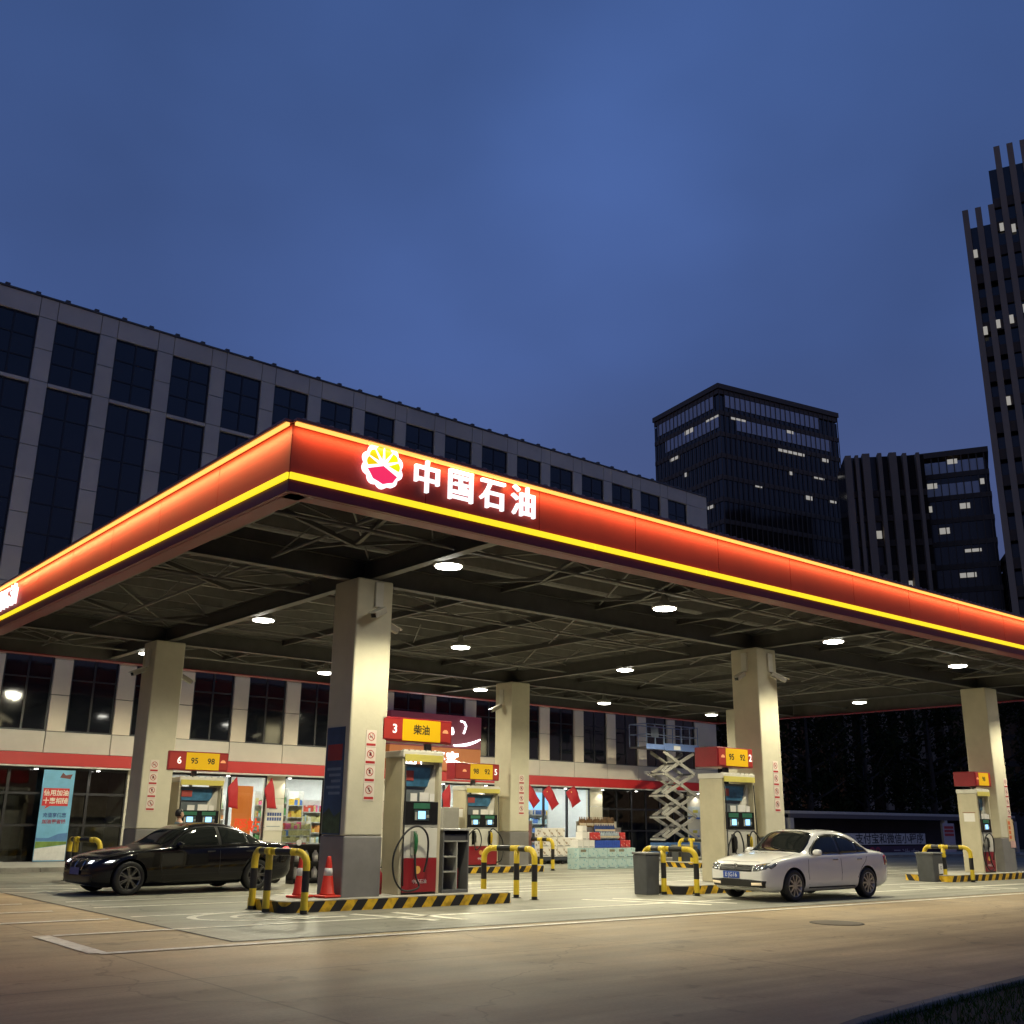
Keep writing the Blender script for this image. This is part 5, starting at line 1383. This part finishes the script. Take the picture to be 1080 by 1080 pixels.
seam_m = P('panel_gap', (.02,.02,.02), .7)
tl_m = P('tail_lamp', (.30,.01,.012), .15, coat=1, var=.2)
platem = P('plate_blue', (.02,.07,.34), .4); platew = P('plate_white', (.7,.7,.7), .5)

def seam(patch, pts, w=.010, sides=(-1,1), mode='side', mat=None, nm='panel_gap'):
    for (a, b) in zip(pts, pts[1:]):
        d = Vector((b[0]-a[0], b[1]-a[1])).normalized(); nn = Vector((-d.y, d.x))*w/2
        patch([(a[0]-nn.x,a[1]-nn.y),(b[0]-nn.x,b[1]-nn.y),(b[0]+nn.x,b[1]+nn.y),(a[0]+nn.x,a[1]+nn.y)], mode, .0022, mat or seam_m, nm, sides=sides, fine=.16)

def mirror_(t, x, y, z, paint, s):
    m = MB(); m.lathe([(.01,-.105),(.07,-.09),(.085,-.02),(.08,.05),(.05,.10),(.01,.11)], 14, (0,0,0), 'y'); 
    o = m.build('wing_mirror', paint, t, loc=(x, s*(y+.10), z)); o.scale = (.75,1,.85)
    MB().bar((0,-s*.10,-.05),(.02,-s*.2,-.07),.05,.03).build('mirror_stalk', trimk, o)

def dress_white(t, patch, hit, L, H, W, wr):
    k = H/1.47
    g_side = [(1.50,.945),(1.62,1.058),(1.86,1.230),(2.06,1.340),(2.35,1.370),(2.72,1.360),(3.02,1.315),(3.28,1.230),(3.52,1.118),(3.66,1.035),(3.64,.985),(2.6,.955)]
    patch([(x, z*k) for x, z in g_side], 'side', .003, trimk, 'window_trim', sides=(-1,1))
    patch([(x, z*k) for x, z in [(1.58,.965),(1.68,1.073),(1.90,1.230),(2.08,1.320),(2.34,1.345),(2.52,1.345),(2.53,.972)]], 'side', .007, cglass, 'front_window', sides=(-1,1))
    patch([(x, z*k) for x, z in [(2.60,.975),(2.59,1.345),(2.75,1.335),(3.00,1.290),(3.20,1.225),(3.22,.985)]], 'side', .007, cglass, 'rear_window', sides=(-1,1))
    patch([(x, z*k) for x, z in [(3.26,.988),(3.25,1.200),(3.45,1.113),(3.58,1.040),(3.58,1.000)]], 'side', .007, cglass, 'quarter_window', sides=(-1,1))
    seam(patch, [(1.52,.935*k),(2.6,.945*k),(3.66,.975*k)], .022, mat=chrome, nm='chrome_strip')
    patch([(1.33,-.70),(1.26,-.35),(1.25,0),(1.26,.35),(1.33,.70),(1.70,.665),(1.95,.60),(1.98,.3),(1.99,0),(1.98,-.3),(1.95,-.60),(1.70,-.665)], 'top', .005, cglass, 'windscreen', sides=(1,))
    patch([(3.20,-.57),(3.18,0),(3.20,.57),(3.72,.64),(3.76,0),(3.72,-.64)], 'top', .005, cglass, 'rear_screen', sides=(1,))
    patch([(2.12,-.36),(2.12,.36),(2.72,.36),(2.72,-.36)], 'top', .004, cglass, 'sunroof', sides=(1,))
    # front: slatted grille, lamps, lower intake, plate
    patch([(-.44,.605),(-.46,.735),(.46,.735),(.44,.605)], 'front', .004, trimk, 'grille', sides=(1,))
    for z in (.625,.665,.705): seam(patch, [(-.45,z),(.45,z)], .010, sides=(1,), mode='front', mat=P('grille_silver', (.5,.5,.5), .3, metal=.3), nm='grille_bar')
    for s in (-1, 1):
        patch([(s*.47,.615),(s*.47,.735),(s*.60,.765),(s*.735,.79),(s*.77,.74),(s*.735,.66),(s*.60,.625)], 'front', .005, hl_m, 'headlight', sides=(1,))
        patch([(s*.50,.66),(s*.50,.71),(s*.60,.72),(s*.60,.665)], 'front', .009, P('lamp_inner', (.5,.52,.55), .1, metal=.8), 'headlight_reflector', sides=(1,))
        patch([(s*.42,.335),(s*.42,.385),(s*.66,.395),(s*.66,.345)], 'front', .009, EM('fog_lamp_glow', (1,.8,.5), .35), 'fog_lamp', sides=(1,))
        patch([(s*.80,.66),(s*.735,.66)], 'front', .005, hl_m, 'x', sides=(1,)) if False else None
    patch([(x, z) for x, z in [(.16,.70),(.34,.785),(.42,.80),(.34,.72),(.22,.665)]], 'side', .005, hl_m, 'headlight_side', sides=(-1,1))
    patch([(-.70,.30),(-.74,.43),(-.40,.45),(.40,.45),(.74,.43),(.70,.30)], 'front', .004, trimk, 'lower_intake', sides=(1,))
    seam(patch, [(-.66,.285),(.66,.285)], .02, sides=(1,), mode='front', mat=chrome, nm='chrome_lip')
    p = hit((-2,.10,.52),(1,0,0))[0]
    pl = MB().box(p.x-.02,p.x-.008,-.12,.32,.46,.60).build('number_plate', platem, t, bev=.004)
    text('E·JG16', .125, platew, pl, (p.x-.022, .10, .53), rot=(PI/2,0,-PI/2), depth=.001, sx=.95)
    p = hit((-2,0,.70),(1,0,0))[0]
    m = MB(); m.lathe([(.062,p.x-.014),(.062,p.x-.006),(.052,p.x-.006),(.052,p.x-.014),(.062,p.x-.014)], 24, (0,0,.70), 'x', cap=False)
    for a, b in (((-.045,.03),(-.012,-.045)),((-.012,-.045),(.0,-.01)),((.0,-.01),(.012,-.045)),((.012,-.045),(.045,.03)),((-.02,.05),(0,.005)),((0,.005),(.02,.05))): m.bar((p.x-.012,a[0],.70+a[1]),(p.x-.012,b[0],.70+b[1]),.008,.010)
    m.build('badge', chrome, t)
    # panel gaps, handles, mirrors, tail lamps
    seam(patch, [(1.40,.93),(1.36,.60),(1.40,.33)]); seam(patch, [(2.555,.95),(2.56,.55),(2.53,.28)]); seam(patch, [(3.60,.97),(3.50,.80),(3.32,.66),(3.16,.45),(3.13,.30)])
    seam(patch, [(1.40,.275),(3.10,.275)], .03, mat=trimk, nm='sill_gap')
    seam(patch, [(.40,-.68),(.95,-.71),(1.24,-.66)], mode='top', sides=(1,)); seam(patch, [(.40,.68),(.95,.71),(1.24,.66)], mode='top', sides=(1,)); seam(patch, [(.22,-.5),(.17,0),(.22,.5)], mode='top', sides=(1,))
    for s in (-1, 1):
        for x in (2.33, 3.24):
            h = hit((x, s*3, .84), (0,-s,0))[0]
            MB().bar((x-.10,h.y+s*.022,.84),(x+.09,h.y+s*.022,.845),.02,.03).build('door_handle', chrome, t, bev=.008)
        mirror_(t, 1.64, W/2-.06, .99, t['paint'] if False else WHITE, s)
        patch([(4.30,.70),(4.26,.90),(4.44,.92),(4.52,.86),(4.53,.70)], 'side', .005, tl_m, 'tail_light', sides=(s,))
        patch([(s*.40,.72),(s*.40,.88),(s*.74,.90),(s*.76,.74)], 'rear', .005, tl_m, 'tail_light', sides=(1,))
    # driver's side interior hint is dark glass; wipers
    for y in (-.35,.2): 
        a = hit((1.30,y,4),(0,0,-1))[0]; b = hit((1.42,y+.42,4),(0,0,-1))[0]
        MB().tube([a+Vector((0,0,.012)),b+Vector((0,0,.016))], .007, 6).build('wiper', trimk, t)
def dress_black(t, patch, hit, L, H, W, wr):
    g = [(1.56,.93),(1.72,1.06),(2.02,1.255),(2.28,1.35),(2.62,1.375),(3.00,1.355),(3.36,1.285),(3.62,1.195),(3.86,1.075),(3.84,1.02),(3.72,.985),(2.7,.955)]
    patch(g, 'side', .003, trimk, 'window_trim', sides=(-1,1))
    patch([(1.64,.945),(1.78,1.07),(2.05,1.245),(2.28,1.328),(2.60,1.35),(2.72,1.35),(2.74,.97)], 'side', .007, cglass, 'front_window', sides=(-1,1))
    patch([(2.82,.975),(2.80,1.348),(3.00,1.332),(3.34,1.262),(3.42,1.24),(3.46,.99)], 'side', .007, cglass, 'rear_window', sides=(-1,1))
    patch([(3.50,.995),(3.47,1.225),(3.62,1.175),(3.80,1.075),(3.78,1.03)], 'side', .007, cglass, 'quarter_window', sides=(-1,1))
    patch([(1.46,-.68),(1.38,0),(1.46,.68),(1.90,.63),(2.16,.565),(2.20,0),(2.16,-.565),(1.90,-.63)], 'top', .005, cglass, 'windscreen', sides=(1,))
    patch([(3.30,-.50),(3.28,0),(3.30,.50),(3.90,.56),(3.94,0),(3.90,-.56)], 'top', .005, cglass, 'rear_screen', sides=(1,))
    for s in (-1, 1):
        patch([(s*.05,.50),(s*.04,.68),(s*.30,.70),(s*.33,.60),(s*.27,.48)], 'front', .005, chrome, 'grille', sides=(1,))
        patch([(s*.08,.52),(s*.07,.66),(s*.27,.68),(s*.30,.60),(s*.25,.50)], 'front', .009, trimk, 'grille_mesh', sides=(1,))
        patch([(s*.40,.60),(s*.40,.685),(s*.58,.70),(s*.70,.72),(s*.72,.66),(s*.62,.60)], 'front', .005, hl_m, 'headlight', sides=(1,))
        patch([(s*.48,.625),(s*.48,.67),(s*.60,.68),(s*.62,.63)], 'front', .009, EM('headlamp_glow', (.9,.95,1), 2.2), 'daylight_lamp', sides=(1,))
    patch([(.20,.63),(.34,.70),(.52,.715),(.44,.65),(.30,.61)], 'side', .005, hl_m, 'headlight_side', sides=(-1,1))
    patch([(.24,.645),(.33,.685),(.44,.69),(.38,.65)], 'side', .010, EM('headlamp_glow', (.9,.95,1), 2.2), 'daylight_lamp', sides=(-1,1))
    patch([(-.66,.24),(-.70,.40),(.70,.40),(.66,.24)], 'front', .004, trimk, 'lower_intake', sides=(1,))
    p = hit((-2,0,.47),(1,0,0))[0]
    MB().box(p.x-.03,p.x-.018,-.22,.22,.40,.54).build('number_plate', P('plate_pale', (.10,.12,.3), .4), t, bev=.004)
    seam(patch, [(1.46,.90),(1.42,.6),(1.46,.32)]); seam(patch, [(2.77,.95),(2.78,.55),(2.75,.26)]); seam(patch, [(3.80,.98),(3.68,.80),(3.48,.66),(3.34,.42),(3.32,.30)])
    for s in (-1, 1):
        for x in (2.55, 3.50):
            h = hit((x, s*3, .845), (0,-s,0))[0]
            MB().bar((x-.10,h.y+s*.022,.845),(x+.09,h.y+s*.022,.85),.02,.03).build('door_handle', P('black_handle', (.03,.03,.035), .12, coat=1), t, bev=.008)
        mirror_(t, 1.78, W/2-.07, .985, BLACK, s)
        patch([(4.34,.76),(4.26,.86),(4.46,.93),(4.69,.91),(4.72,.80),(4.60,.74)], 'side', .006, EM('tail_lamp_lit', (1,.03,.05), 1.3), 'tail_light', sides=(s,))
        patch([(s*.30,.76),(s*.30,.87),(s*.72,.88),(s*.74,.78)], 'rear', .006, EM('tail_lamp_lit', (1,.03,.05), 1.3), 'tail_light', sides=(1,))
    seam(patch, [(1.5,.24),(3.3,.24)], .03, mat=trimk, nm='sill_gap')
WHITE = P('white_car_paint', (.76,.75,.72), .22, var=.02, scale=2, coat=.9)
BLACK = P('black_car_paint', (.004,.004,.007), .2, var=.1, scale=2, coat=.55, spec=.15)
xs_w = [0,.012,.035,.07,.12,.18,.235,.285,.33,.38,.43,.48,.54,.60,.66,.715,.765,.81,.85,.895,.94,.972,.99,1.0]
sp_w = dict(xs=xs_w, fx=.192, rx=.768, wr=.325, rail=.62, rimname='silver', rim=(.42,.41,.39), spokes=10, twin=False,
  top=[(0,.44),(.012,.49),(.035,.535),(.07,.575),(.12,.61),(.18,.64),(.235,.66),(.285,.675),(.33,.775),(.38,.905),(.43,.98),(.48,1.0),(.54,1.005),(.60,1.0),(.66,.985),(.715,.945),(.765,.88),(.81,.80),(.85,.735),(.895,.71),(.94,.70),(.972,.675),(.99,.58),(1,.50)],
  belt=[(0,.42),(.012,.46),(.035,.505),(.07,.54),(.12,.572),(.18,.60),(.235,.618),(.285,.63),(.43,.645),(.6,.655),(.765,.665),(.85,.668),(.895,.664),(.94,.652),(.972,.62),(.99,.55),(1,.48)],
  wid=[(0,.70),(.012,.80),(.035,.875),(.07,.93),(.12,.965),(.18,.985),(.3,1.0),(.6,1.0),(.8,.99),(.895,.965),(.94,.93),(.972,.87),(.99,.80),(1,.72)],
  bot=[(0,.30),(.035,.22),(.1,.18),(.5,.19),(.9,.20),(.97,.26),(1,.34)], dress=dress_white)
car('white_car', 'white three-box saloon with silver multi-spoke wheels and a blue plate, nose to the left', (18.66, 15.05, gz(19.5,14.8)), WHITE_RZ, 4.62, 1.48, 1.78, sp_w, WHITE, '')
sp_b = dict(xs=xs_w, fx=.160, rx=.785, wr=.335, rail=.575, rimname='dark', rim=(.20,.20,.20), spokes=7, twin=True,
  top=[(0,.40),(.012,.455),(.035,.50),(.07,.545),(.12,.59),(.18,.625),(.235,.65),(.285,.668),(.33,.735),(.38,.845),(.43,.925),(.48,.968),(.54,.99),(.60,.99),(.66,.965),(.715,.915),(.765,.845),(.81,.765),(.85,.715),(.895,.705),(.94,.70),(.972,.675),(.99,.59),(1,.50)],
  belt=[(0,.38),(.012,.43),(.035,.475),(.07,.515),(.12,.552),(.18,.585),(.235,.61),(.285,.625),(.43,.648),(.6,.662),(.765,.675),(.85,.68),(.895,.678),(.94,.668),(.972,.64),(.99,.56),(1,.48)],
  wid=[(0,.68),(.012,.78),(.035,.86),(.07,.92),(.12,.96),(.18,.985),(.3,1.0),(.6,1.0),(.8,1.0),(.895,.97),(.94,.94),(.972,.88),(.99,.80),(1,.70)],
  bot=[(0,.24),(.035,.17),(.1,.15),(.5,.16),(.9,.18),(.97,.24),(1,.32)], dress=dress_black)
car('black_car', 'low black saloon with dark multi-spoke wheels, tail light lit, in front of pump six', (7.46, 23.14, gz(8.5,22.8)), R(5.0), 4.75, 1.45, 1.83, sp_b, BLACK, '')

# ------------------------------------------------------------------ attendant beside pump six
def person(x, y, rz, lab):
    t = thing('person', lab, 'person', (x, y, gz(x,y)), rz)
    V = [(0,0,.93),(0,.0,1.10),(0,.0,1.28),(0,0,1.41),(0,.005,1.47),(0,.0,1.56),          # 0 pelvis .. 5 head base
         (-.10,0,.88),(-.11,.01,.48),(-.115,-.02,.09),(-.12,.10,.03),                        # left leg
         (.10,0,.88),(.11,.01,.48),(.115,-.02,.09),(.12,.10,.03),
         (-.17,0,1.385),(-.23,-.02,1.12),(-.20,.16,.96),(-.185,.24,.93),
         (.17,0,1.385),(.24,.02,1.12),(.20,.26,1.10),(.18,.35,1.11)]
    E_ = [(0,1),(1,2),(2,3),(3,4),(4,5),(0,6),(6,7),(7,8),(8,9),(0,10),(10,11),(11,12),(12,13),(3,14),(14,15),(15,16),(16,17),(3,18),(18,19),(19,20),(20,21)]
    rad = [.135,.12,.14,.105,.052,.05,.095,.062,.045,.036,.095,.062,.045,.036,.066,.044,.034,.028,.066,.044,.034,.028]
    me = bpy.data.meshes.new('body'); me.from_pydata(V, E_, []); o = bpy.data.objects.new('body', me); C.objects.link(o)
    sk = o.modifiers.new('Skin', 'SKIN')
    for i, r_ in enumerate(rad):
        sv = me.skin_vertices[0].data[i]; sv.radius = (r_*(1.18 if i in (0,1,2) else 1), r_*(.78 if i in (0,1,2) else 1)); sv.use_root = (i == 0)
    s = o.modifiers.new('Sub', 'SUBSURF'); s.levels = 2; s.render_levels = 2
    dg = bpy.context.evaluated_depsgraph_get(); ev = bpy.data.meshes.new_from_object(o.evaluated_get(dg)); bpy.data.objects.remove(o)
    skin = P('skin', (.42,.25,.17), .5); shirt = P('pale_blue_shirt', (.22,.36,.42), .8, var=.15, scale=8); trous = P('dark_trousers', (.03,.035,.06), .8)
    for mm in (skin, shirt, trous, rub): ev.materials.append(mm)
    for p in ev.polygons:
        c = p.center; p.use_smooth = True
        p.material_index = 3 if c.z < .075 else 2 if c.z < .97 and abs(c.x) < .19 and c.y < .14 else 1 if c.z < 1.435 and not (c.y > .16 or (abs(c.x) > .15 and c.z < 1.06)) else 0
    ev.name = 'body'; bo = bpy.data.objects.new('body', ev); C.objects.link(bo); bo.parent = t
    # head with face
    b = bmesh.new(); bmesh.ops.create_uvsphere(b, u_segments=24, v_segments=16, radius=1)
    for v in b.verts:
        x_, y_, z_ = v.co
        w_ = 1-.22*max(0,-z_)**1.5
        v.co = Vector((x_*.073*w_, y_*.092*(1-.10*max(0,-z_))+(.012 if y_ > 0 and z_ < -.3 else 0), z_*.112+1.625))
        if y_ > .85 and abs(x_) < .28 and -.35 < z_ < .15: v.co.y += .016
    me = bpy.data.meshes.new('head'); b.to_mesh(me); b.free(); me.materials.append(skin)
    for p in me.polygons: p.use_smooth = True
    h = bpy.data.objects.new('head', me); C.objects.link(h); h.parent = t
    for sx in (-1, 1):
        MB().lathe([(.006,-.004),(.011,0),(.006,.005)], 10, (sx*.028,.083,1.635), 'y').build('eye', P('eye_dark', (.02,.015,.012), .2), h)
        MB().lathe([(.004,-.008),(.024,0),(.004,.010)], 10, (sx*.074,-.005,1.625), 'x').build('ear', skin, h)
    MB().bar((-.02,.091,1.573),(.02,.091,1.573),.006,.008).build('mouth', P('lips', (.30,.10,.09), .5), h)
    b = bmesh.new(); bmesh.ops.create_uvsphere(b, u_segments=24, v_segments=16, radius=1)
    for v in b.verts:
        x_, y_, z_ = v.co; v.co = Vector((x_*.083, y_*.102-.012, z_*.118+1.640))
    bmesh.ops.delete(b, geom=[v for v in b.verts if (v.co.y > .035 and v.co.z < 1.675) or v.co.z < 1.57], context='VERTS')
    me = bpy.data.meshes.new('hair'); b.to_mesh(me); b.free(); me.materials.append(P('black_hair', (.01,.008,.007), .5, var=.3, scale=40))
    for p in me.polygons: p.use_smooth = True
    ho = bpy.data.objects.new('hair', me); C.objects.link(ho); ho.parent = t; so = ho.modifiers.new('Solid','SOLIDIFY'); so.thickness = .012
    # fingers closed round the nozzle side, five per hand
    for (hx, hy, hz2, sx) in ((-.182,.262,.925,-1),(.178,.372,1.112,1)):
        m = MB()
        for k in range(4):
            l = (.07,.08,.076,.06)[k]; ox = (k-1.5)*.019
            m.tube([(hx+ox,hy-.02,hz2),(hx+ox,hy+.03,hz2+.004),(hx+ox*.95,hy+.03+l*.55,hz2-.022),(hx+ox*.9,hy+.02+l*.5,hz2-.055)], [.011,.010,.009,.007], 8)
        m.tube([(hx-sx*.02,hy-.01,hz2),(hx-sx*.05,hy+.02,hz2-.012),(hx-sx*.052,hy+.05,hz2-.032)], [.012,.0105,.008], 8)
        m.build('fingers', skin, t)
    return t
person(10.50, 25.4, R(-95), 'black-haired person in a pale blue top standing behind the bonnet of the black car')
#CUT
# ------------------------------------------------------------------ sky, camera
w = bpy.data.worlds.new('World'); S.world = w; w.use_nodes = True
nt = w.node_tree; L = nt.links; bg = nt.nodes['Background']
tc = nt.nodes.new('ShaderNodeTexCoord'); sep = nt.nodes.new('ShaderNodeSeparateXYZ'); L.new(tc.outputs['Generated'], sep.inputs[0])
rp = nt.nodes.new('ShaderNodeValToRGB'); L.new(sep.outputs['Z'], rp.inputs[0])
e = rp.color_ramp.elements
e[0].position = 0; e[0].color = (.26,.165,.10,1)   # the glow of the city low on the horizon
e[1].position = 1; e[1].color = (.038,.084,.25,1)
for p, c in ((.09,(.11,.10,.17,1)),(.2,(.070,.098,.245,1)),(.27,(.072,.106,.272,1)),(.42,(.066,.122,.345,1)),(.62,(.054,.108,.305,1))):
    x = rp.color_ramp.elements.new(p); x.color = c
n1 = nt.nodes.new('ShaderNodeTexNoise'); n1.inputs['Scale'].default_value = 2.1; n1.inputs['Detail'].default_value = 4; n1.inputs['Roughness'].default_value = .45
mp = nt.nodes.new('ShaderNodeMapping'); mp.inputs['Scale'].default_value = (1,1,1.6); mp.inputs['Location'].default_value = (.4,.2,.1)
L.new(tc.outputs['Generated'], mp.inputs[0]); L.new(mp.outputs[0], n1.inputs[0])
mr = nt.nodes.new('ShaderNodeMapRange'); mr.inputs[1].default_value = .3; mr.inputs[2].default_value = .7; mr.inputs[3].default_value = .80; mr.inputs[4].default_value = 1.15; L.new(n1.outputs['Fac'], mr.inputs[0])
mx = nt.nodes.new('ShaderNodeMix'); mx.data_type = 'RGBA'; mx.blend_type = 'MULTIPLY'; mx.inputs[0].default_value = 1
L.new(rp.outputs[0], mx.inputs[6]); L.new(mr.outputs[0], mx.inputs[7])
# two thin places in the cloud high in the middle of the view, where more of the last light comes through
last = mx.outputs[2]
for d, lo_, k in (((.48,.67,.56),.955,.20),((.63,.51,.58),.97,.17)):
    dv = Vector(d).normalized()
    vm = nt.nodes.new('ShaderNodeVectorMath'); vm.operation = 'DOT_PRODUCT'; vm.inputs[1].default_value = dv; L.new(tc.outputs['Generated'], vm.inputs[0])
    m1 = nt.nodes.new('ShaderNodeMapRange'); m1.interpolation_type = 'SMOOTHSTEP'; m1.inputs[1].default_value = lo_; m1.inputs[2].default_value = 1.0; m1.inputs[3].default_value = .93; m1.inputs[4].default_value = 1+k; L.new(vm.outputs['Value'], m1.inputs[0])
    m2 = nt.nodes.new('ShaderNodeMix'); m2.data_type = 'RGBA'; m2.blend_type = 'MULTIPLY'; m2.inputs[0].default_value = 1; L.new(last, m2.inputs[6]); L.new(m1.outputs[0], m2.inputs[7]); last = m2.outputs[2]
# the last of the daylight: a physical sky with the sun on the horizon, faint under the dusk tint
sk = nt.nodes.new('ShaderNodeTexSky'); sk.sky_type = 'NISHITA'; sk.sun_disc = False; sk.sun_elevation = R(0.5); sk.sun_rotation = R(215)
ad = nt.nodes.new('ShaderNodeMix'); ad.data_type = 'RGBA'; ad.blend_type = 'ADD'; ad.inputs[0].default_value = .012
L.new(last, ad.inputs[6]); L.new(sk.outputs[0], ad.inputs[7]); L.new(ad.outputs[2], bg.inputs[0])
bg.inputs[1].default_value = .90
cd = bpy.data.cameras.new('camera'); cam = bpy.data.objects.new('camera', cd); C.objects.link(cam)
pit, rol, yaw = R(16.48), R(.75), R(39.36)
fw = Vector((math.sin(yaw)*math.cos(pit), math.cos(yaw)*math.cos(pit), math.sin(pit)))
rt_ = Vector((math.cos(yaw), -math.sin(yaw), 0)); up = rt_.cross(fw)
A_ = rt_*math.cos(rol)+up*math.sin(rol); B_ = up*math.cos(rol)-rt_*math.sin(rol)
cam.matrix_world = Matrix(((A_.x,B_.x,-fw.x,0),(A_.y,B_.y,-fw.y,0),(A_.z,B_.z,-fw.z,1.6),(0,0,0,1)))
cd.sensor_width = 36; cd.lens = 36*1092.7245/1080; cd.clip_end = 3000; cd.clip_start = .05
S.camera = cam
S.view_settings.view_transform = 'Standard'; S.view_settings.look = 'None'; S.view_settings.exposure = 0; S.view_settings.gamma = 1
